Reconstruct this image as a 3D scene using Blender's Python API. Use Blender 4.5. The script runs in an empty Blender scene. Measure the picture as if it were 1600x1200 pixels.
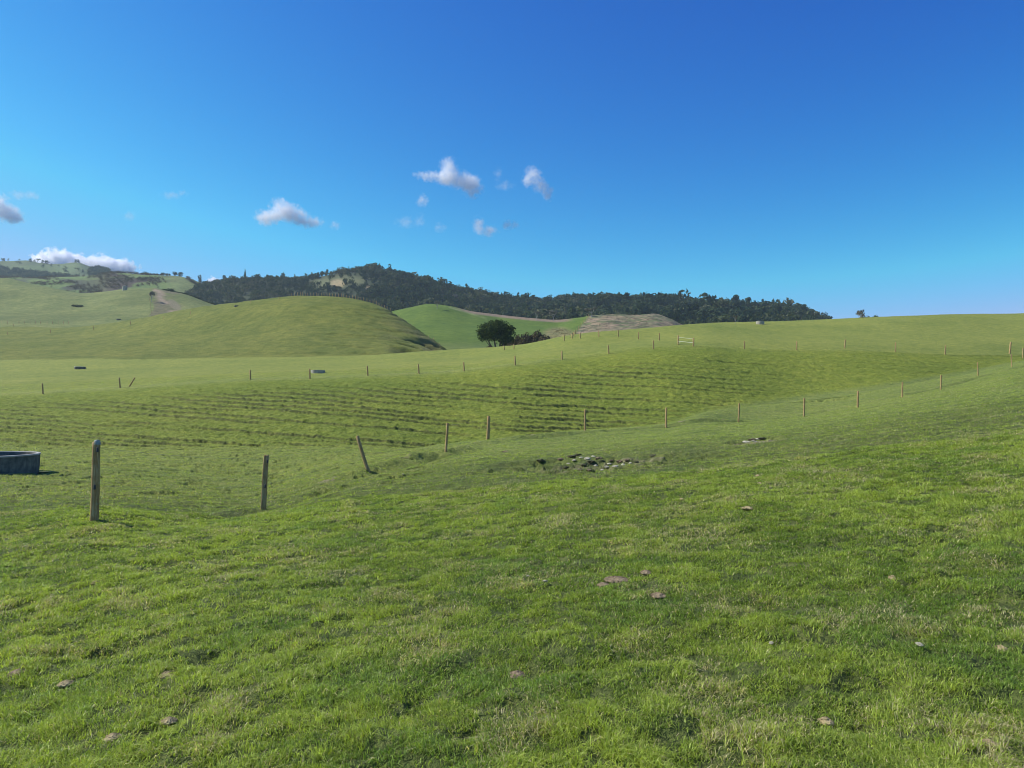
import bpy, bmesh, math, random
import numpy as np
from mathutils import Vector, Matrix

# ------------------------------------------------------------------ camera, sky, sun, exposure
SC = bpy.context.scene
COL = SC.collection
F = 1180.0                                   # focal length in pixels of the 1600 px wide frame
PITCH = math.atan(30 / F)
EYE = 1.6
cam_d = bpy.data.cameras.new('camera')
cam = bpy.data.objects.new('camera', cam_d)
COL.objects.link(cam)
cam_d.sensor_width = 36.0
cam_d.lens = F / 1600 * 36.0
cam_d.clip_start = 0.05
cam_d.clip_end = 30000
cam.location = (0, 0, EYE)
cam.rotation_euler = (math.pi / 2 + PITCH, 0, 0)
SC.camera = cam

SUN_AZ = math.radians(83)                    # to the left of the view direction
SUN_EL = math.radians(43)
W = bpy.data.worlds.new("World")
SC.world = W
W.use_nodes = True
nt = W.node_tree
nt.nodes.clear()
o_ = nt.nodes.new('ShaderNodeOutputWorld')
bg = nt.nodes.new('ShaderNodeBackground')
sky = nt.nodes.new('ShaderNodeTexSky')
sky.sky_type = 'NISHITA'
sky.sun_disc = False
sky.sun_elevation = SUN_EL
sky.sun_rotation = -SUN_AZ
sky.altitude = 100
sky.air_density = 1.0
sky.dust_density = 0.25
sky.ozone_density = 3.2
# deeper, clearer blue than the standard atmosphere: a tone curve per channel on the sky radiance
sep = nt.nodes.new('ShaderNodeSeparateColor'); cmb = nt.nodes.new('ShaderNodeCombineColor')
nt.links.new(sky.outputs[0], sep.inputs[0])
SKS = 0.125
for ch, (gain, pw, mx_) in enumerate(((4.7, 3.45, .34), (1.95, 1.98, .485), (1.06, .95, .82))):
    m1 = nt.nodes.new('ShaderNodeMath'); m1.operation = 'MULTIPLY'; m1.inputs[1].default_value = SKS
    m2 = nt.nodes.new('ShaderNodeMath'); m2.operation = 'POWER'; m2.inputs[1].default_value = pw
    m3 = nt.nodes.new('ShaderNodeMath'); m3.operation = 'MULTIPLY'; m3.inputs[1].default_value = gain / SKS
    m4 = nt.nodes.new('ShaderNodeMath'); m4.operation = 'MINIMUM'; m4.inputs[1].default_value = mx_ / SKS
    nt.links.new(sep.outputs[ch], m1.inputs[0]); nt.links.new(m1.outputs[0], m2.inputs[0]); nt.links.new(m2.outputs[0], m3.inputs[0])
    nt.links.new(m3.outputs[0], m4.inputs[0]); nt.links.new(m4.outputs[0], cmb.inputs[ch])
nt.links.new(cmb.outputs[0], bg.inputs[0])
bg.inputs[1].default_value = SKS
nt.links.new(bg.outputs[0], o_.inputs[0])

sd = bpy.data.lights.new('sun', 'SUN')
sd.energy = 5.0
sd.angle = math.radians(0.53)
sd.color = (1.0, 0.96, 0.88)
sun = bpy.data.objects.new('sun', sd)
COL.objects.link(sun)
sdir = Vector((-math.sin(SUN_AZ) * math.cos(SUN_EL), math.cos(SUN_AZ) * math.cos(SUN_EL), math.sin(SUN_EL)))
sun.rotation_euler = sdir.to_track_quat('Z', 'Y').to_euler()
sun.location = (-40, 20, 60)

SC.view_settings.view_transform = 'Standard'
SC.view_settings.look = 'None'
SC.view_settings.gamma = 1.0
SC.view_settings.exposure = 0.2
SC.cycles.max_bounces = 40
SC.cycles.glossy_bounces = 3
SC.cycles.transmission_bounces = 6
SC.cycles.diffuse_bounces = 3
SC.cycles.transparent_max_bounces = 12
SC.cycles.volume_bounces = 40
SC.cycles.use_denoising = True
SC.cycles.filter_width = 1.0

# ------------------------------------------------------------------ helpers
rng = np.random.default_rng(7)
random.seed(7)


def tag(o, label=None, cat=None, group=None, kind=None):
    if label: o['label'] = label
    if cat: o['category'] = cat
    if group: o['group'] = group
    if kind: o['kind'] = kind
    return o


def empty(name, loc=(0, 0, 0)):
    o = bpy.data.objects.new(name, None)
    o.empty_display_size = 0.3
    COL.objects.link(o)
    o.location = loc
    return o


def copy_tree(o, parent=None):
    c = o.copy()
    COL.objects.link(c)
    if parent is not None:
        c.parent = parent
    for ch in list(o.children):
        copy_tree(ch, c)
    return c


def np_mesh(name, V, Fc, mat=None, smooth=False, attrs=None):
    """V (n,3), Fc (m,k) -> mesh"""
    V = np.asarray(V, dtype=np.float32)
    Fc = np.asarray(Fc, dtype=np.int32)
    me = bpy.data.meshes.new(name)
    k = Fc.shape[1]
    me.vertices.add(len(V))
    me.vertices.foreach_set('co', V.ravel())
    me.loops.add(Fc.size)
    me.loops.foreach_set('vertex_index', Fc.ravel())
    me.polygons.add(len(Fc))
    me.polygons.foreach_set('loop_start', np.arange(0, Fc.size, k, dtype=np.int32))
    me.polygons.foreach_set('loop_total', np.full(len(Fc), k, dtype=np.int32))
    if smooth:
        me.polygons.foreach_set('use_smooth', np.ones(len(Fc), dtype=bool))
    me.update(calc_edges=True)
    for an, arr in (attrs or {}).items():
        arr = np.asarray(arr, dtype=np.float32)
        if arr.ndim == 1:
            a = me.attributes.new(an, 'FLOAT', 'POINT')
            a.data.foreach_set('value', arr)
        else:
            a = me.attributes.new(an, 'FLOAT_COLOR', 'POINT')
            full = np.ones((len(arr), 4), dtype=np.float32)
            full[:, :3] = arr
            a.data.foreach_set('color', full.ravel())
    if mat: me.materials.append(mat)
    return me


def link(name, me, parent=None, loc=(0, 0, 0)):
    o = bpy.data.objects.new(name, me)
    COL.objects.link(o)
    o.location = loc
    if parent is not None: o.parent = parent
    return o


def hash2(ix, iy, s):
    h = (ix.astype(np.int64) * 374761393 + iy.astype(np.int64) * 668265263 + s * 1442695041) & 0xFFFFFFFF
    h = ((h ^ (h >> 13)) * 1274126177) & 0xFFFFFFFF
    h = (h ^ (h >> 16)) & 0xFFFFFFFF
    return h / 4294967295.0


def vnoise(x, y, s=0):
    ix = np.floor(x); iy = np.floor(y)
    fx = x - ix; fy = y - iy
    fx = fx * fx * fx * (fx * (fx * 6 - 15) + 10); fy = fy * fy * fy * (fy * (fy * 6 - 15) + 10)
    a = hash2(ix, iy, s); b = hash2(ix + 1, iy, s); c = hash2(ix, iy + 1, s); d = hash2(ix + 1, iy + 1, s)
    return (a * (1 - fx) + b * fx) * (1 - fy) + (c * (1 - fx) + d * fx) * fy


def fbm(x, y, s=0, o=4):
    t = 0; a = 0.5; n = 0
    for i in range(o):
        t = t + a * vnoise(x, y, s + i * 17); n += a
        c, sn = 0.8 * 2.03, 0.6 * 2.03
        x, y = x * c - y * sn, x * sn + y * c
        a *= 0.5
    return t / n


def sstep(a, b, x):
    t = np.clip((x - a) / (b - a), 0, 1)
    return t * t * (3 - 2 * t)


def pchip(xk, yk, x):
    """monotone cubic; xk (k,), yk (k,...) -> (len(x),...)"""
    xk = np.asarray(xk, float); yk = np.asarray(yk, float)
    x = np.clip(x, xk[0], xk[-1])
    h = np.diff(xk)
    hh = h.reshape((-1,) + (1,) * (yk.ndim - 1))
    dl = np.diff(yk, axis=0) / hh
    m = np.zeros_like(yk)
    w1 = 2 * hh[1:] + hh[:-1]; w2 = hh[1:] + 2 * hh[:-1]
    with np.errstate(all='ignore'):
        mm = (w1 + w2) / (w1 / dl[:-1] + w2 / dl[1:])
    ok = (dl[:-1] * dl[1:]) > 0
    m[1:-1] = np.where(ok, np.nan_to_num(mm), 0)
    m[0] = dl[0]; m[-1] = dl[-1]
    i = np.clip(np.searchsorted(xk, x, side='right') - 1, 0, len(xk) - 2)
    sh = (-1,) + (1,) * (yk.ndim - 1)
    t = ((x - xk[i]) / h[i]).reshape(sh); hi = h[i].reshape(sh)
    t2 = t * t; t3 = t2 * t
    return (2 * t3 - 3 * t2 + 1) * yk[i] + (t3 - 2 * t2 + t) * hi * m[i] + (-2 * t3 + 3 * t2) * yk[i + 1] + (t3 - t2) * hi * m[i + 1]


CP, SP = math.cos(PITCH), math.sin(PITCH)


def elev(row):
    zc = (600.0 - row) / F
    return (SP + zc * CP) / (CP - zc * SP)


def ray(px, row):
    """direction with y = 1"""
    zc = (600.0 - row) / F
    dy = CP - zc * SP
    return ((px - 800.0) / F) / dy, (SP + zc * CP) / dy


def to_px(x, y, z):
    dz = z - EYE
    yc = y * CP + dz * SP
    zc = -y * SP + dz * CP
    return 800 + F * x / yc, 600 - F * zc / yc


class Sheet:
    """a stretch of land surveyed as profiles along lines of sight; stored as a height grid"""
    def __init__(self, cols, us, ys):
        pxs = sorted(cols)
        uk = np.array([(p - 800) / F for p in pxs])
        LY = []; Z = []
        for p in pxs:
            prof = []
            for (Y, r) in cols[p]:
                prof.append((Y, r if abs(r) < 100 else EYE + elev(r) * Y))
            LY.append([math.log(a) for a, _ in prof]); Z.append([b for _, b in prof])
        LY = np.array(LY); Z = np.array(Z)
        self.us = us; self.ys = ys
        self.LYu = pchip(uk, LY, us); self.Zu = pchip(uk, Z, us)
        G = np.zeros((len(ys), len(us)))
        ly = np.log(np.maximum(ys, 1.0))
        for j in range(len(us)):
            G[:, j] = pchip(self.LYu[j], self.Zu[j], ly)
        self.G = G
        self.X = us[None, :] * np.maximum(ys, 3.0)[:, None]
        self.Y = np.repeat(ys[:, None], len(us), 1)

    def z(self, x, y):
        x = np.asarray(x, float); y = np.asarray(y, float)
        u = x / np.maximum(y, 3.0)
        inside = (u > self.us[0]) & (u < self.us[-1]) & (y > self.ys[0]) & (y < self.ys[-1])
        i = np.clip(np.searchsorted(self.ys, y) - 1, 0, len(self.ys) - 2)
        j = np.clip(np.searchsorted(self.us, u) - 1, 0, len(self.us) - 2)
        a = np.clip((y - self.ys[i]) / (self.ys[i + 1] - self.ys[i]), 0, 1)
        b = np.clip((u - self.us[j]) / (self.us[j + 1] - self.us[j]), 0, 1)
        G = self.G
        r = (G[i, j] * (1 - b) + G[i, j + 1] * b) * (1 - a) + (G[i + 1, j] * (1 - b) + G[i + 1, j + 1] * b) * a
        return np.where(inside, r, -99.0)

    def build(self, name, mat, attrs):
        n, m = self.G.shape
        V = np.stack([self.X, self.Y, self.G], -1).reshape(-1, 3)
        idx = np.arange(n * m).reshape(n, m)
        Fc = np.stack([idx[:-1, :-1], idx[:-1, 1:], idx[1:, 1:], idx[1:, :-1]], -1).reshape(-1, 4)
        me = np_mesh(name, V, Fc, mat, True, {k: v.ravel() if v.ndim == 2 else v.reshape(-1, 3) for k, v in attrs.items()})
        o = link(name, me)
        o['kind'] = 'structure'
        return o


# ------------------------------------------------------------------ materials
def new_mat(name):
    m = bpy.data.materials.new(name); m.use_nodes = True
    n = m.node_tree
    for x in list(n.nodes): n.nodes.remove(x)
    out = n.nodes.new('ShaderNodeOutputMaterial')
    return m, n, out


def N(n, t, **kw):
    x = n.nodes.new(t)
    for k, v in kw.items():
        if k.startswith('i_'):
            x.inputs[k[2:].replace('_', ' ')].default_value = v
        else:
            setattr(x, k, v)
    return x


def noise(n, vec, scale, detail=4, rough=0.55, dist=0.0):
    x = N(n, 'ShaderNodeTexNoise'); x.inputs['Scale'].default_value = scale
    x.inputs['Detail'].default_value = detail; x.inputs['Roughness'].default_value = rough
    x.inputs['Distortion'].default_value = dist
    n.links.new(vec, x.inputs['Vector'])
    return x.outputs['Fac']


def ramp(n, fac, stops):
    r = N(n, 'ShaderNodeValToRGB')
    e = r.color_ramp.elements
    e[0].position = stops[0][0]; e[0].color = tuple(stops[0][1]) + (1,)
    e[1].position = stops[-1][0]; e[1].color = tuple(stops[-1][1]) + (1,)
    for p, c in stops[1:-1]:
        k = e.new(p); k.color = tuple(c) + (1,)
    n.links.new(fac, r.inputs[0])
    return r.outputs[0]


def mixc(n, fac, a, b, mode='MIX'):
    x = N(n, 'ShaderNodeMix', data_type='RGBA', blend_type=mode)
    if isinstance(fac, (int, float)): x.inputs[0].default_value = fac
    else: n.links.new(fac, x.inputs[0])
    for s, v in ((6, a), (7, b)):
        if isinstance(v, tuple): x.inputs[s].default_value = v + (1,) if len(v) == 3 else v
        else: n.links.new(v, x.inputs[s])
    return x.outputs[2]


def mth(n, op, a, b=0.0, clamp=False):
    x = N(n, 'ShaderNodeMath', operation=op); x.use_clamp = clamp
    for s, v in ((0, a), (1, b)):
        if isinstance(v, (int, float)): x.inputs[s].default_value = v
        else: n.links.new(v, x.inputs[s])
    return x.outputs[0]


def mapping(n, vec, scale, rot=(0, 0, 0)):
    x = N(n, 'ShaderNodeMapping')
    x.inputs['Scale'].default_value = scale; x.inputs['Rotation'].default_value = rot
    n.links.new(vec, x.inputs['Vector'])
    return x.outputs[0]


def attr(n, name, out='Fac'):
    a = N(n, 'ShaderNodeAttribute'); a.attribute_name = name
    return a.outputs[out]


def bump(n, h, strength, dist):
    b = N(n, 'ShaderNodeBump'); b.inputs['Strength'].default_value = strength; b.inputs['Distance'].default_value = dist
    n.links.new(h, b.inputs['Height'])
    return b.outputs[0]


def pasture_mat(name, near):
    m, n, out = new_mat(name)
    geo = N(n, 'ShaderNodeNewGeometry').outputs['Position']
    big = noise(n, geo, 0.06, 4, 0.6)
    mid = noise(n, geo, 0.9 if near else 0.30, 5, 0.65)
    mid2 = noise(n, mapping(n, geo, (0.45, 1.0, 1.0)), 2.6 if near else 0.9, 5, 0.7)
    fine = noise(n, geo, 9.0, 4, 0.7)
    base = attr(n, 'col', 'Color')
    t = ramp(n, big, [(0.3, (0.82, 0.88, 0.85)), (0.7, (1.16, 1.10, 1.1))])
    c = mixc(n, 1.0, base, t, 'MULTIPLY')
    t2 = ramp(n, mid, [(0.28, (0.72, 0.80, 0.75)), (0.5, (1, 1, 1)), (0.72, (1.28, 1.17, 1.25))])
    c = mixc(n, 0.85, c, t2, 'MULTIPLY')
    t3 = ramp(n, fine, [(0.3, (0.55, 0.62, 0.55)), (0.5, (1, 1, 1)), (0.7, (1.45, 1.35, 1.4))])
    c = mixc(n, 0.8, c, t3, 'MULTIPLY')
    t4 = ramp(n, mid2, [(0.3, (0.66, 0.72, 0.66)), (0.5, (1, 1, 1)), (0.7, (1.30, 1.22, 1.25))])
    c = mixc(n, 0.9, c, t4, 'MULTIPLY')
    # streaks of dead grass
    st = noise(n, mapping(n, geo, (0.25, 0.9, 0.6)), 1.0, 5, 0.7)
    sf = mth(n, 'MULTIPLY', mth(n, 'SUBTRACT', st, 0.56, True), 3.0, True)
    c = mixc(n, sf, c, mixc(n, 1.0, base, (1.5, 1.28, 1.5), 'MULTIPLY'))
    # bare soil showing where 'soil' is set
    s = attr(n, 'soil')
    sn = noise(n, geo, 1.6, 6, 0.7)
    soilf = mth(n, 'MULTIPLY', mth(n, 'SUBTRACT', mth(n, 'ADD', s, sn), 0.95), 5.0, True)
    soilc = ramp(n, noise(n, geo, 2.7, 5, 0.7), [(0.3, (0.12, 0.10, 0.05)), (0.5, (0.27, 0.225, 0.13)), (0.7, (0.46, 0.39, 0.26))])
    c = mixc(n, soilf, c, soilc)
    bs = N(n, 'ShaderNodeBsdfPrincipled')
    n.links.new(c, bs.inputs['Base Color'])
    bs.inputs['Roughness'].default_value = 0.85
    bs.inputs['Specular IOR Level'].default_value = 0.15
    bh = mth(n, 'ADD', mth(n, 'MULTIPLY', noise(n, geo, 3.2 if near else 0.8, 6, 0.75), 1.0), mth(n, 'MULTIPLY', fine, 0.35))
    n.links.new(bump(n, bh, 0.85, 0.22 if near else 1.3), bs.inputs['Normal'])
    n.links.new(bs.outputs[0], out.inputs[0])
    return m


M_PAST = pasture_mat('pasture_ground', True)
M_HILL = pasture_mat('hill_pasture', False)


def leaf_mat(name, c1, c2, c3=None, trans=0.25, scale=0.8):
    m, n, out = new_mat(name)
    geo = N(n, 'ShaderNodeNewGeometry')
    tc = geo.outputs['Position']
    f = noise(n, tc, scale, 3, 0.6)
    tint = attr(n, 'tint')
    f2 = mth(n, 'ADD', mth(n, 'MULTIPLY', f, 0.6), mth(n, 'MULTIPLY', tint, 0.4))
    c = ramp(n, f2, [(0.3, c1), (0.52, c2), (0.75, c3 or c2)])
    d = N(n, 'ShaderNodeBsdfDiffuse'); n.links.new(c, d.inputs[0])
    t = N(n, 'ShaderNodeBsdfTranslucent'); n.links.new(mixc(n, 1.0, c, (1.0, 1.15, 0.6), 'MULTIPLY'), t.inputs[0])
    mx = N(n, 'ShaderNodeMixShader'); mx.inputs[0].default_value = trans
    n.links.new(d.outputs[0], mx.inputs[1]); n.links.new(t.outputs[0], mx.inputs[2])
    n.links.new(mx.outputs[0], out.inputs[0])
    return m


def plain_mat(name, c1, c2, scale, rough=0.85, bstr=0.4, bd=0.02, coord='Object', stretch=(1, 1, 1)):
    m, n, out = new_mat(name)
    tc = N(n, 'ShaderNodeTexCoord').outputs[coord]
    v = mapping(n, tc, stretch)
    f = noise(n, v, scale, 6, 0.65)
    c = ramp(n, f, [(0.32, c1), (0.68, c2)])
    bs = N(n, 'ShaderNodeBsdfPrincipled'); n.links.new(c, bs.inputs['Base Color'])
    bs.inputs['Roughness'].default_value = rough
    n.links.new(bump(n, f, bstr, bd), bs.inputs['Normal'])
    n.links.new(bs.outputs[0], out.inputs[0])
    return m

#@@TERRAIN
# ------------------------------------------------------------------ the land
def urange(lim, step, out=2.6):
    mid = np.arange(-lim, lim + step / 2, step)
    out = lim + np.geomspace(step, out, 40)
    return np.concatenate([-out[::-1], mid, out])


colsA = {
    -300: [(3.3, -.25), (6, -.35), (9, -.45), (12, -.55), (16, -.7), (22, -.9), (32, -1.0), (45, -1.1), (85, 622), (130, 584), (170, 565), (240, 575)],
    0:    [(3.3, -.1), (6, -.15), (9, -.22), (11.5, -.33), (16, -.46), (22, 743), (32, 716), (45, 697), (85, 616), (130, 580), (170, 562), (240, 572)],
    146:  [(3.3, -.07), (6, -.09), (9, -.12), (11.4, 812), (16, -.42), (22, 748), (32, 717), (45, 697), (85, 609), (130, 577), (170, 560), (240, 570)],
    400:  [(3.3, -.03), (6, -.03), (10, -.15), (15.5, 794), (21, 766), (28, 740), (35, 718), (46, 697), (85, 593), (130, 572), (165, 558), (240, 570)],
    560:  [(3.3, 0), (6, 0), (12, -.12), (18, -.28), (22, 736), (28, 718), (35, 706), (46, 697), (85, 588), (130, 567), (160, 556), (240, 575)],
    700:  [(3.3, .02), (6, .05), (12, 0), (20, -.1), (28.5, 706), (35, 692), (41, 705), (48, 700), (88, 581), (130, 560), (150, 547), (240, 580)],
    800:  [(3.3, .03), (6, .1), (12, .12), (22, .05), (30, 696), (37, 681), (43, 692), (49, 690), (90, 571), (120, 552), (145, 541), (230, 575)],
    900:  [(3.3, .05), (6, .15), (12, .2), (22, .15), (34, 684), (42, 671), (48, 682), (54, 680), (94, 559), (112, 542), (138, 524), (230, 565)],
    1040: [(3.3, .05), (6, .2), (12, .32), (24, .38), (38, 673), (47, 662), (52, 671), (58, 662), (98, 543), (118, 528), (150, 512), (230, 550)],
    1100: [(3.3, .05), (6, .22), (12, .38), (24, .45), (43, 660), (55, 645), (60, 652), (65, 642), (98, 542), (120, 524), (165, 508), (240, 540)],
    1150: [(3.3, .06), (6, .25), (12, .45), (26, .5), (48, 659), (61, 637), (66, 642), (70, 632), (98, 546), (125, 522), (180, 506), (260, 535)],
    1250: [(3.3, .08), (6, .3), (12, .55), (28, .75), (50, 650), (68, 629), (73, 626), (77, 617), (99, 548), (130, 522), (190, 503), (270, 530)],
    1400: [(3.3, .1), (6, .35), (12, .75), (28, 1.3), (58, 621), (75, 606), (79, 605), (83, 596), (100, 551), (135, 520), (200, 496.5), (280, 525)],
    1500: [(3.3, .12), (6, .4), (12, .85), (28, 1.7), (66, 600), (84, 588), (88, 586), (91, 580), (101, 555), (140, 520), (210, 494.5), (290, 525)],
    1600: [(3.3, .14), (6, .45), (12, 1.0), (28, 2.1), (76, 574), (92, 568), (96, 566), (99, 563), (104, 556), (145, 520), (220, 492.5), (300, 520)],
    1900: [(3.3, .2), (6, .6), (12, 1.3), (28, 3.0), (76, 548), (94, 540), (98, 538), (102, 534), (108, 526), (150, 505), (230, 480), (310, 510)],
}
for p in colsA:
    colsA[p].append((420, -18))
usA = urange(0.76, 0.0015)
ysA = np.concatenate([np.linspace(-12, 1, 10), np.linspace(1.5, 3, 6), np.geomspace(3.05, 40, 330), np.arange(40.12, 104, 0.125), np.geomspace(104.4, 430, 170)])
A = Sheet(colsA, usA, ysA)
PXA = np.repeat((800 + F * usA)[None, :], len(ysA), 0)
X, Y = A.X, A.Y
kf = np.exp(A.LYu[:, 7]); kg = np.exp(A.LYu[:, 8])
T = (Y - kf[None, :]) / (kg - kf)[None, :]
# broad unevenness
infl = sstep(0, 12, Y)
A.G += (fbm(X * 0.09, Y * 0.09, 3, 4) - 0.5) * 0.35 * sstep(8, 40, Y) * (1 - 0.6 * sstep(20, 60, Y))
A.G += (fbm(X * 0.9, Y * 0.9, 5, 4) - 0.5) * 0.075 * infl
# hoof-trodden little hollows
pk = fbm(X * 1.8 + 1.3 * fbm(X * 1.1, Y * 1.3, 8, 3), Y * 2.3 + 1.5 * fbm(X * 1.4, Y * .9, 9, 3), 11, 4)
valley = sstep(14, 20, Y) * (1 - sstep(44, 50, Y)) * (1 - sstep(600, 760, PXA))
A.G -= sstep(0.56, 0.68, pk) * (0.03 + 0.09 * valley)
pk2 = fbm(X * 5.2, Y * 5.2, 13, 3)
A.G += (pk2 - 0.5) * 0.065 * (1 - sstep(60, 110, Y))
# stock terraces on the far bank
wpx = 0.80 + 0.20 * sstep(100, 330, PXA) - 0.75 * sstep(1130, 1260, PXA)
wpx = np.clip(wpx, 0.18, 1)
wT = sstep(-0.03, 0.05, T) * (1 - sstep(0.62, 0.84, T))
warp = (fbm(X * 0.05, Y * 0.05, 21, 3) - 0.5) * 2.0 + (fbm(X * 0.35, Y * 0.7, 23, 3) - 0.5) * 0.55
ROWA = to_px(X, np.maximum(Y, 3), A.G)[1]
ph = -(ROWA - 0.072 * PXA) / 7.0 + warp * .85
fr = ph - np.floor(ph)
lev = np.floor(ph)
am = np.clip((fbm(X * 0.07 + lev * 7.3, lev * 3.1 + Y * 0.02, 29, 3) - 0.36 + .10 * (1 - sstep(850, 1050, PXA))) * 4.5, 0, 1.0)
am = am * (1 - .45 * sstep(950, 1080, PXA))
terr = -fr + sstep(0.80, 0.98, fr)
A.G += terr * 0.21 * am * wpx * wT
rough = (fbm(X * 2.3, Y * 3.0, 31, 4) - 0.5) * 0.26 * sstep(-0.1, 0.1, T) * (1 - sstep(0.7, 1.1, T)) * (0.5 + 0.5 * wpx)
A.G += rough
fr2 = ph * 0.8 + 0.37; l2 = np.floor(fr2); fr2 = fr2 - l2
am2 = np.clip((fbm(X * 0.12 + l2 * 5.3, l2 * 2.1, 37, 3) - 0.55) * 5, 0, 1)
A.G += (-fr2 + sstep(0.9, 0.99, fr2)) * 0.10 * am2 * sstep(1100, 1250, PXA) * sstep(-0.03, 0.05, T) * (1 - sstep(0.9, 1.1, T))
# track beside fence on top of the bank: a small edge
edge = sstep(0.93, 1.0, T) - sstep(1.0, 1.12, T)
A.G += edge * 0.12


def polyd(pts, X, Y):
    """signed distance to a polyline (positive = left of travel)"""
    best = np.full(X.shape, 1e9); sg = np.zeros(X.shape)
    for (x0, y0), (x1, y1) in zip(pts[:-1], pts[1:]):
        dx, dy = x1 - x0, y1 - y0; L = dx * dx + dy * dy
        t = np.clip(((X - x0) * dx + (Y - y0) * dy) / L, 0, 1)
        ex = X - x0 - t * dx; ey = Y - y0 - t * dy
        d = np.hypot(ex, ey); s = np.sign(dx * ey - dy * ex)
        m = d < best
        best = np.where(m, d, best); sg = np.where(m, s, sg)
    return best * sg


# fence lines (pixel base, top, distance)
def base_at(px, row, Y):
    ux, _ = ray(px, row)
    return ux * Y, Y


F1 = [(146, 812, 11.4), (411, 795, 15.6), (576, 735, 22), (697, 706, 28.5), (762, 687, 34.5), (914, 672, 40), (1041, 668, 43.5), (1154, 659, 48), (1256, 650, 50.8), (1340, 636, 55.5), (1410, 620, 60.5), (1470, 608, 67), (1528, 586, 74), (1581, 572, 80)]
P1 = [base_at(*p) for p in F1]
d1 = polyd([(-22, 6.5)] + P1 + [(66, 90)], X, Y)
wob = (fbm(X * 0.5, Y * 0.5, 41, 3) - 0.5) * 1.2
dd = d1 + wob
ledge = np.exp(-((dd - 0.1) / 0.35) ** 2) * 0.13 - np.exp(-((dd + 0.75) / 0.38) ** 2) * 0.14
ledge = ledge * (1 + .45 * sstep(15, 18, Y) * (1 - sstep(32, 38, Y)))
A.G += ledge * (.35 + .65 * sstep(18, 26, Y)) * (0.35 + 0.55 * sstep(0.4, 0.6, fbm(X * 0.3, Y * 0.3, 43, 2)))

# eroded patch in the middle distance, eroded gully head on the right
def blob(px, row, rx, ry, seed, k=0.35, pw=1.0):
    """0..1 patch on the ground around a sighted point (metres)"""
    p = sight(px, row)
    q = ((X - p[0]) / rx) ** 2 + ((Y - p[1]) / ry) ** 2
    q = q + (fbm(X * 1.1, Y * 1.1, seed, 4) - 0.5) * 2 * k
    return np.clip(1 - q, 0, 1) ** pw


SHEETS = [A]


def ground(x, y):
    z = np.full(np.shape(x), -99.0)
    for s in SHEETS:
        z = np.maximum(z, s.z(x, y))
    return z


def sight(px, row, ymin=2.5, ymax=1300, sheets=None):
    """first point of the land on the line of sight"""
    ux, e = ray(px, row)
    ys = np.geomspace(ymin, ymax, 6000)
    g = ground(ux * ys, ys) if sheets is None else np.maximum.reduce([s.z(ux * ys, ys) for s in sheets])
    hit = np.nonzero(g > EYE + e * ys)[0]
    if len(hit) == 0:
        k = np.argmin(np.abs(EYE + e * ys - g))
    else:
        k = hit[0]
    y = ys[k]
    return float(ux * y), float(y), float(g[k])


pit = blob(930, 724, 3.3, 2.6, 51)
pitl = blob(845, 722, 1.1, 0.8, 52)
pitr = blob(1025, 716, 0.8, 0.6, 53)
gully = np.maximum(blob(1285, 626, 3.4, 2.6, 55), blob(1320, 620, 3.0, 1.6, 56))
slip = blob(1180, 689, 0.9, 0.9, 57)
clod = fbm(X * 2.6, Y * 2.6, 61, 4)
A.G -= np.clip(pit * 2, 0, 1) * (0.03 + sstep(0.45, 0.6, clod) * 0.12)
A.G -= np.clip(pitl * 2, 0, 1) * 0.1 + np.clip(pitr * 2, 0, 1) * 0.08
A.G -= np.clip(gully * 2, 0, 1) * (0.35 + sstep(0.4, 0.6, clod) * 0.45)
A.G -= np.clip(slip * 2, 0, 1) * (0.05 + 0.1 * sstep(0.4, 0.6, clod))
soilA = np.maximum.reduce([np.clip(pit * 1.3, 0, 1) * 0.47, np.clip(gully * 1.5, 0, 1) * 0.5, np.clip(slip * 2, 0, 1) * 0.75, pitr * 0.5])
soilA = soilA + 0.42 * (blob(40, 738, 2.6, 1.6, 63) > 0.1)
soilA = np.maximum(soilA, 0.50 * sstep(0.2, 0.9, ledge / 0.13) * sstep(.5, .7, fbm(X * .8, Y * .8, 64, 3)))

G_NEAR = np.array((0.185, 0.225, 0.052)); G_BANK = np.array((0.185, 0.225, 0.030)); G_TOP = np.array((0.225, 0.255, 0.048)); G_FAR = np.array((0.215, 0.250, 0.072))
wb = sstep(-0.1, 0.05, T) * (1 - sstep(0.9, 1.03, T))
wt = sstep(0.9, 1.03, T)
colA = G_NEAR * (1 - wb - wt)[..., None] + G_BANK * wb[..., None] + G_TOP * wt[..., None]
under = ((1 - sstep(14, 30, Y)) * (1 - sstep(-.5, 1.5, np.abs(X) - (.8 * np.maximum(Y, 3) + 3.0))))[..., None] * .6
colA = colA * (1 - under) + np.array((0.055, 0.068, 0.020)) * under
wv = valley[..., None] * 0.5
colA = colA * (1 - wv) + G_TOP * 0.9 * wv
strip = (np.exp(-((T - 1.0) / 0.05) ** 2) * 0.6 * (1 - sstep(700, 1000, PXA)))[..., None]
colA = colA * (1 - strip) + np.array((0.26, 0.29, 0.08)) * strip
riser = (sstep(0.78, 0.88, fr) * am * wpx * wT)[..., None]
colA = colA * (1 - 0.68 * riser) + np.array((0.050, 0.050, 0.022)) * 0.68 * riser  # exposed-earth tint on the risers, also painting in the shade of their faces
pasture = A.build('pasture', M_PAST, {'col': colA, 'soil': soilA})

usB = urange(0.80, 0.0022, 0.5)


def mk(cols, y0, y1, ny):
    for p in cols:
        a = cols[p][0]; b = cols[p][-1]
        cols[p] = [(a[0] * 0.86, -14)] + cols[p] + [(b[0] * 1.35, -16)]
    return Sheet(cols, usB, np.geomspace(y0, y1, ny))


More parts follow.
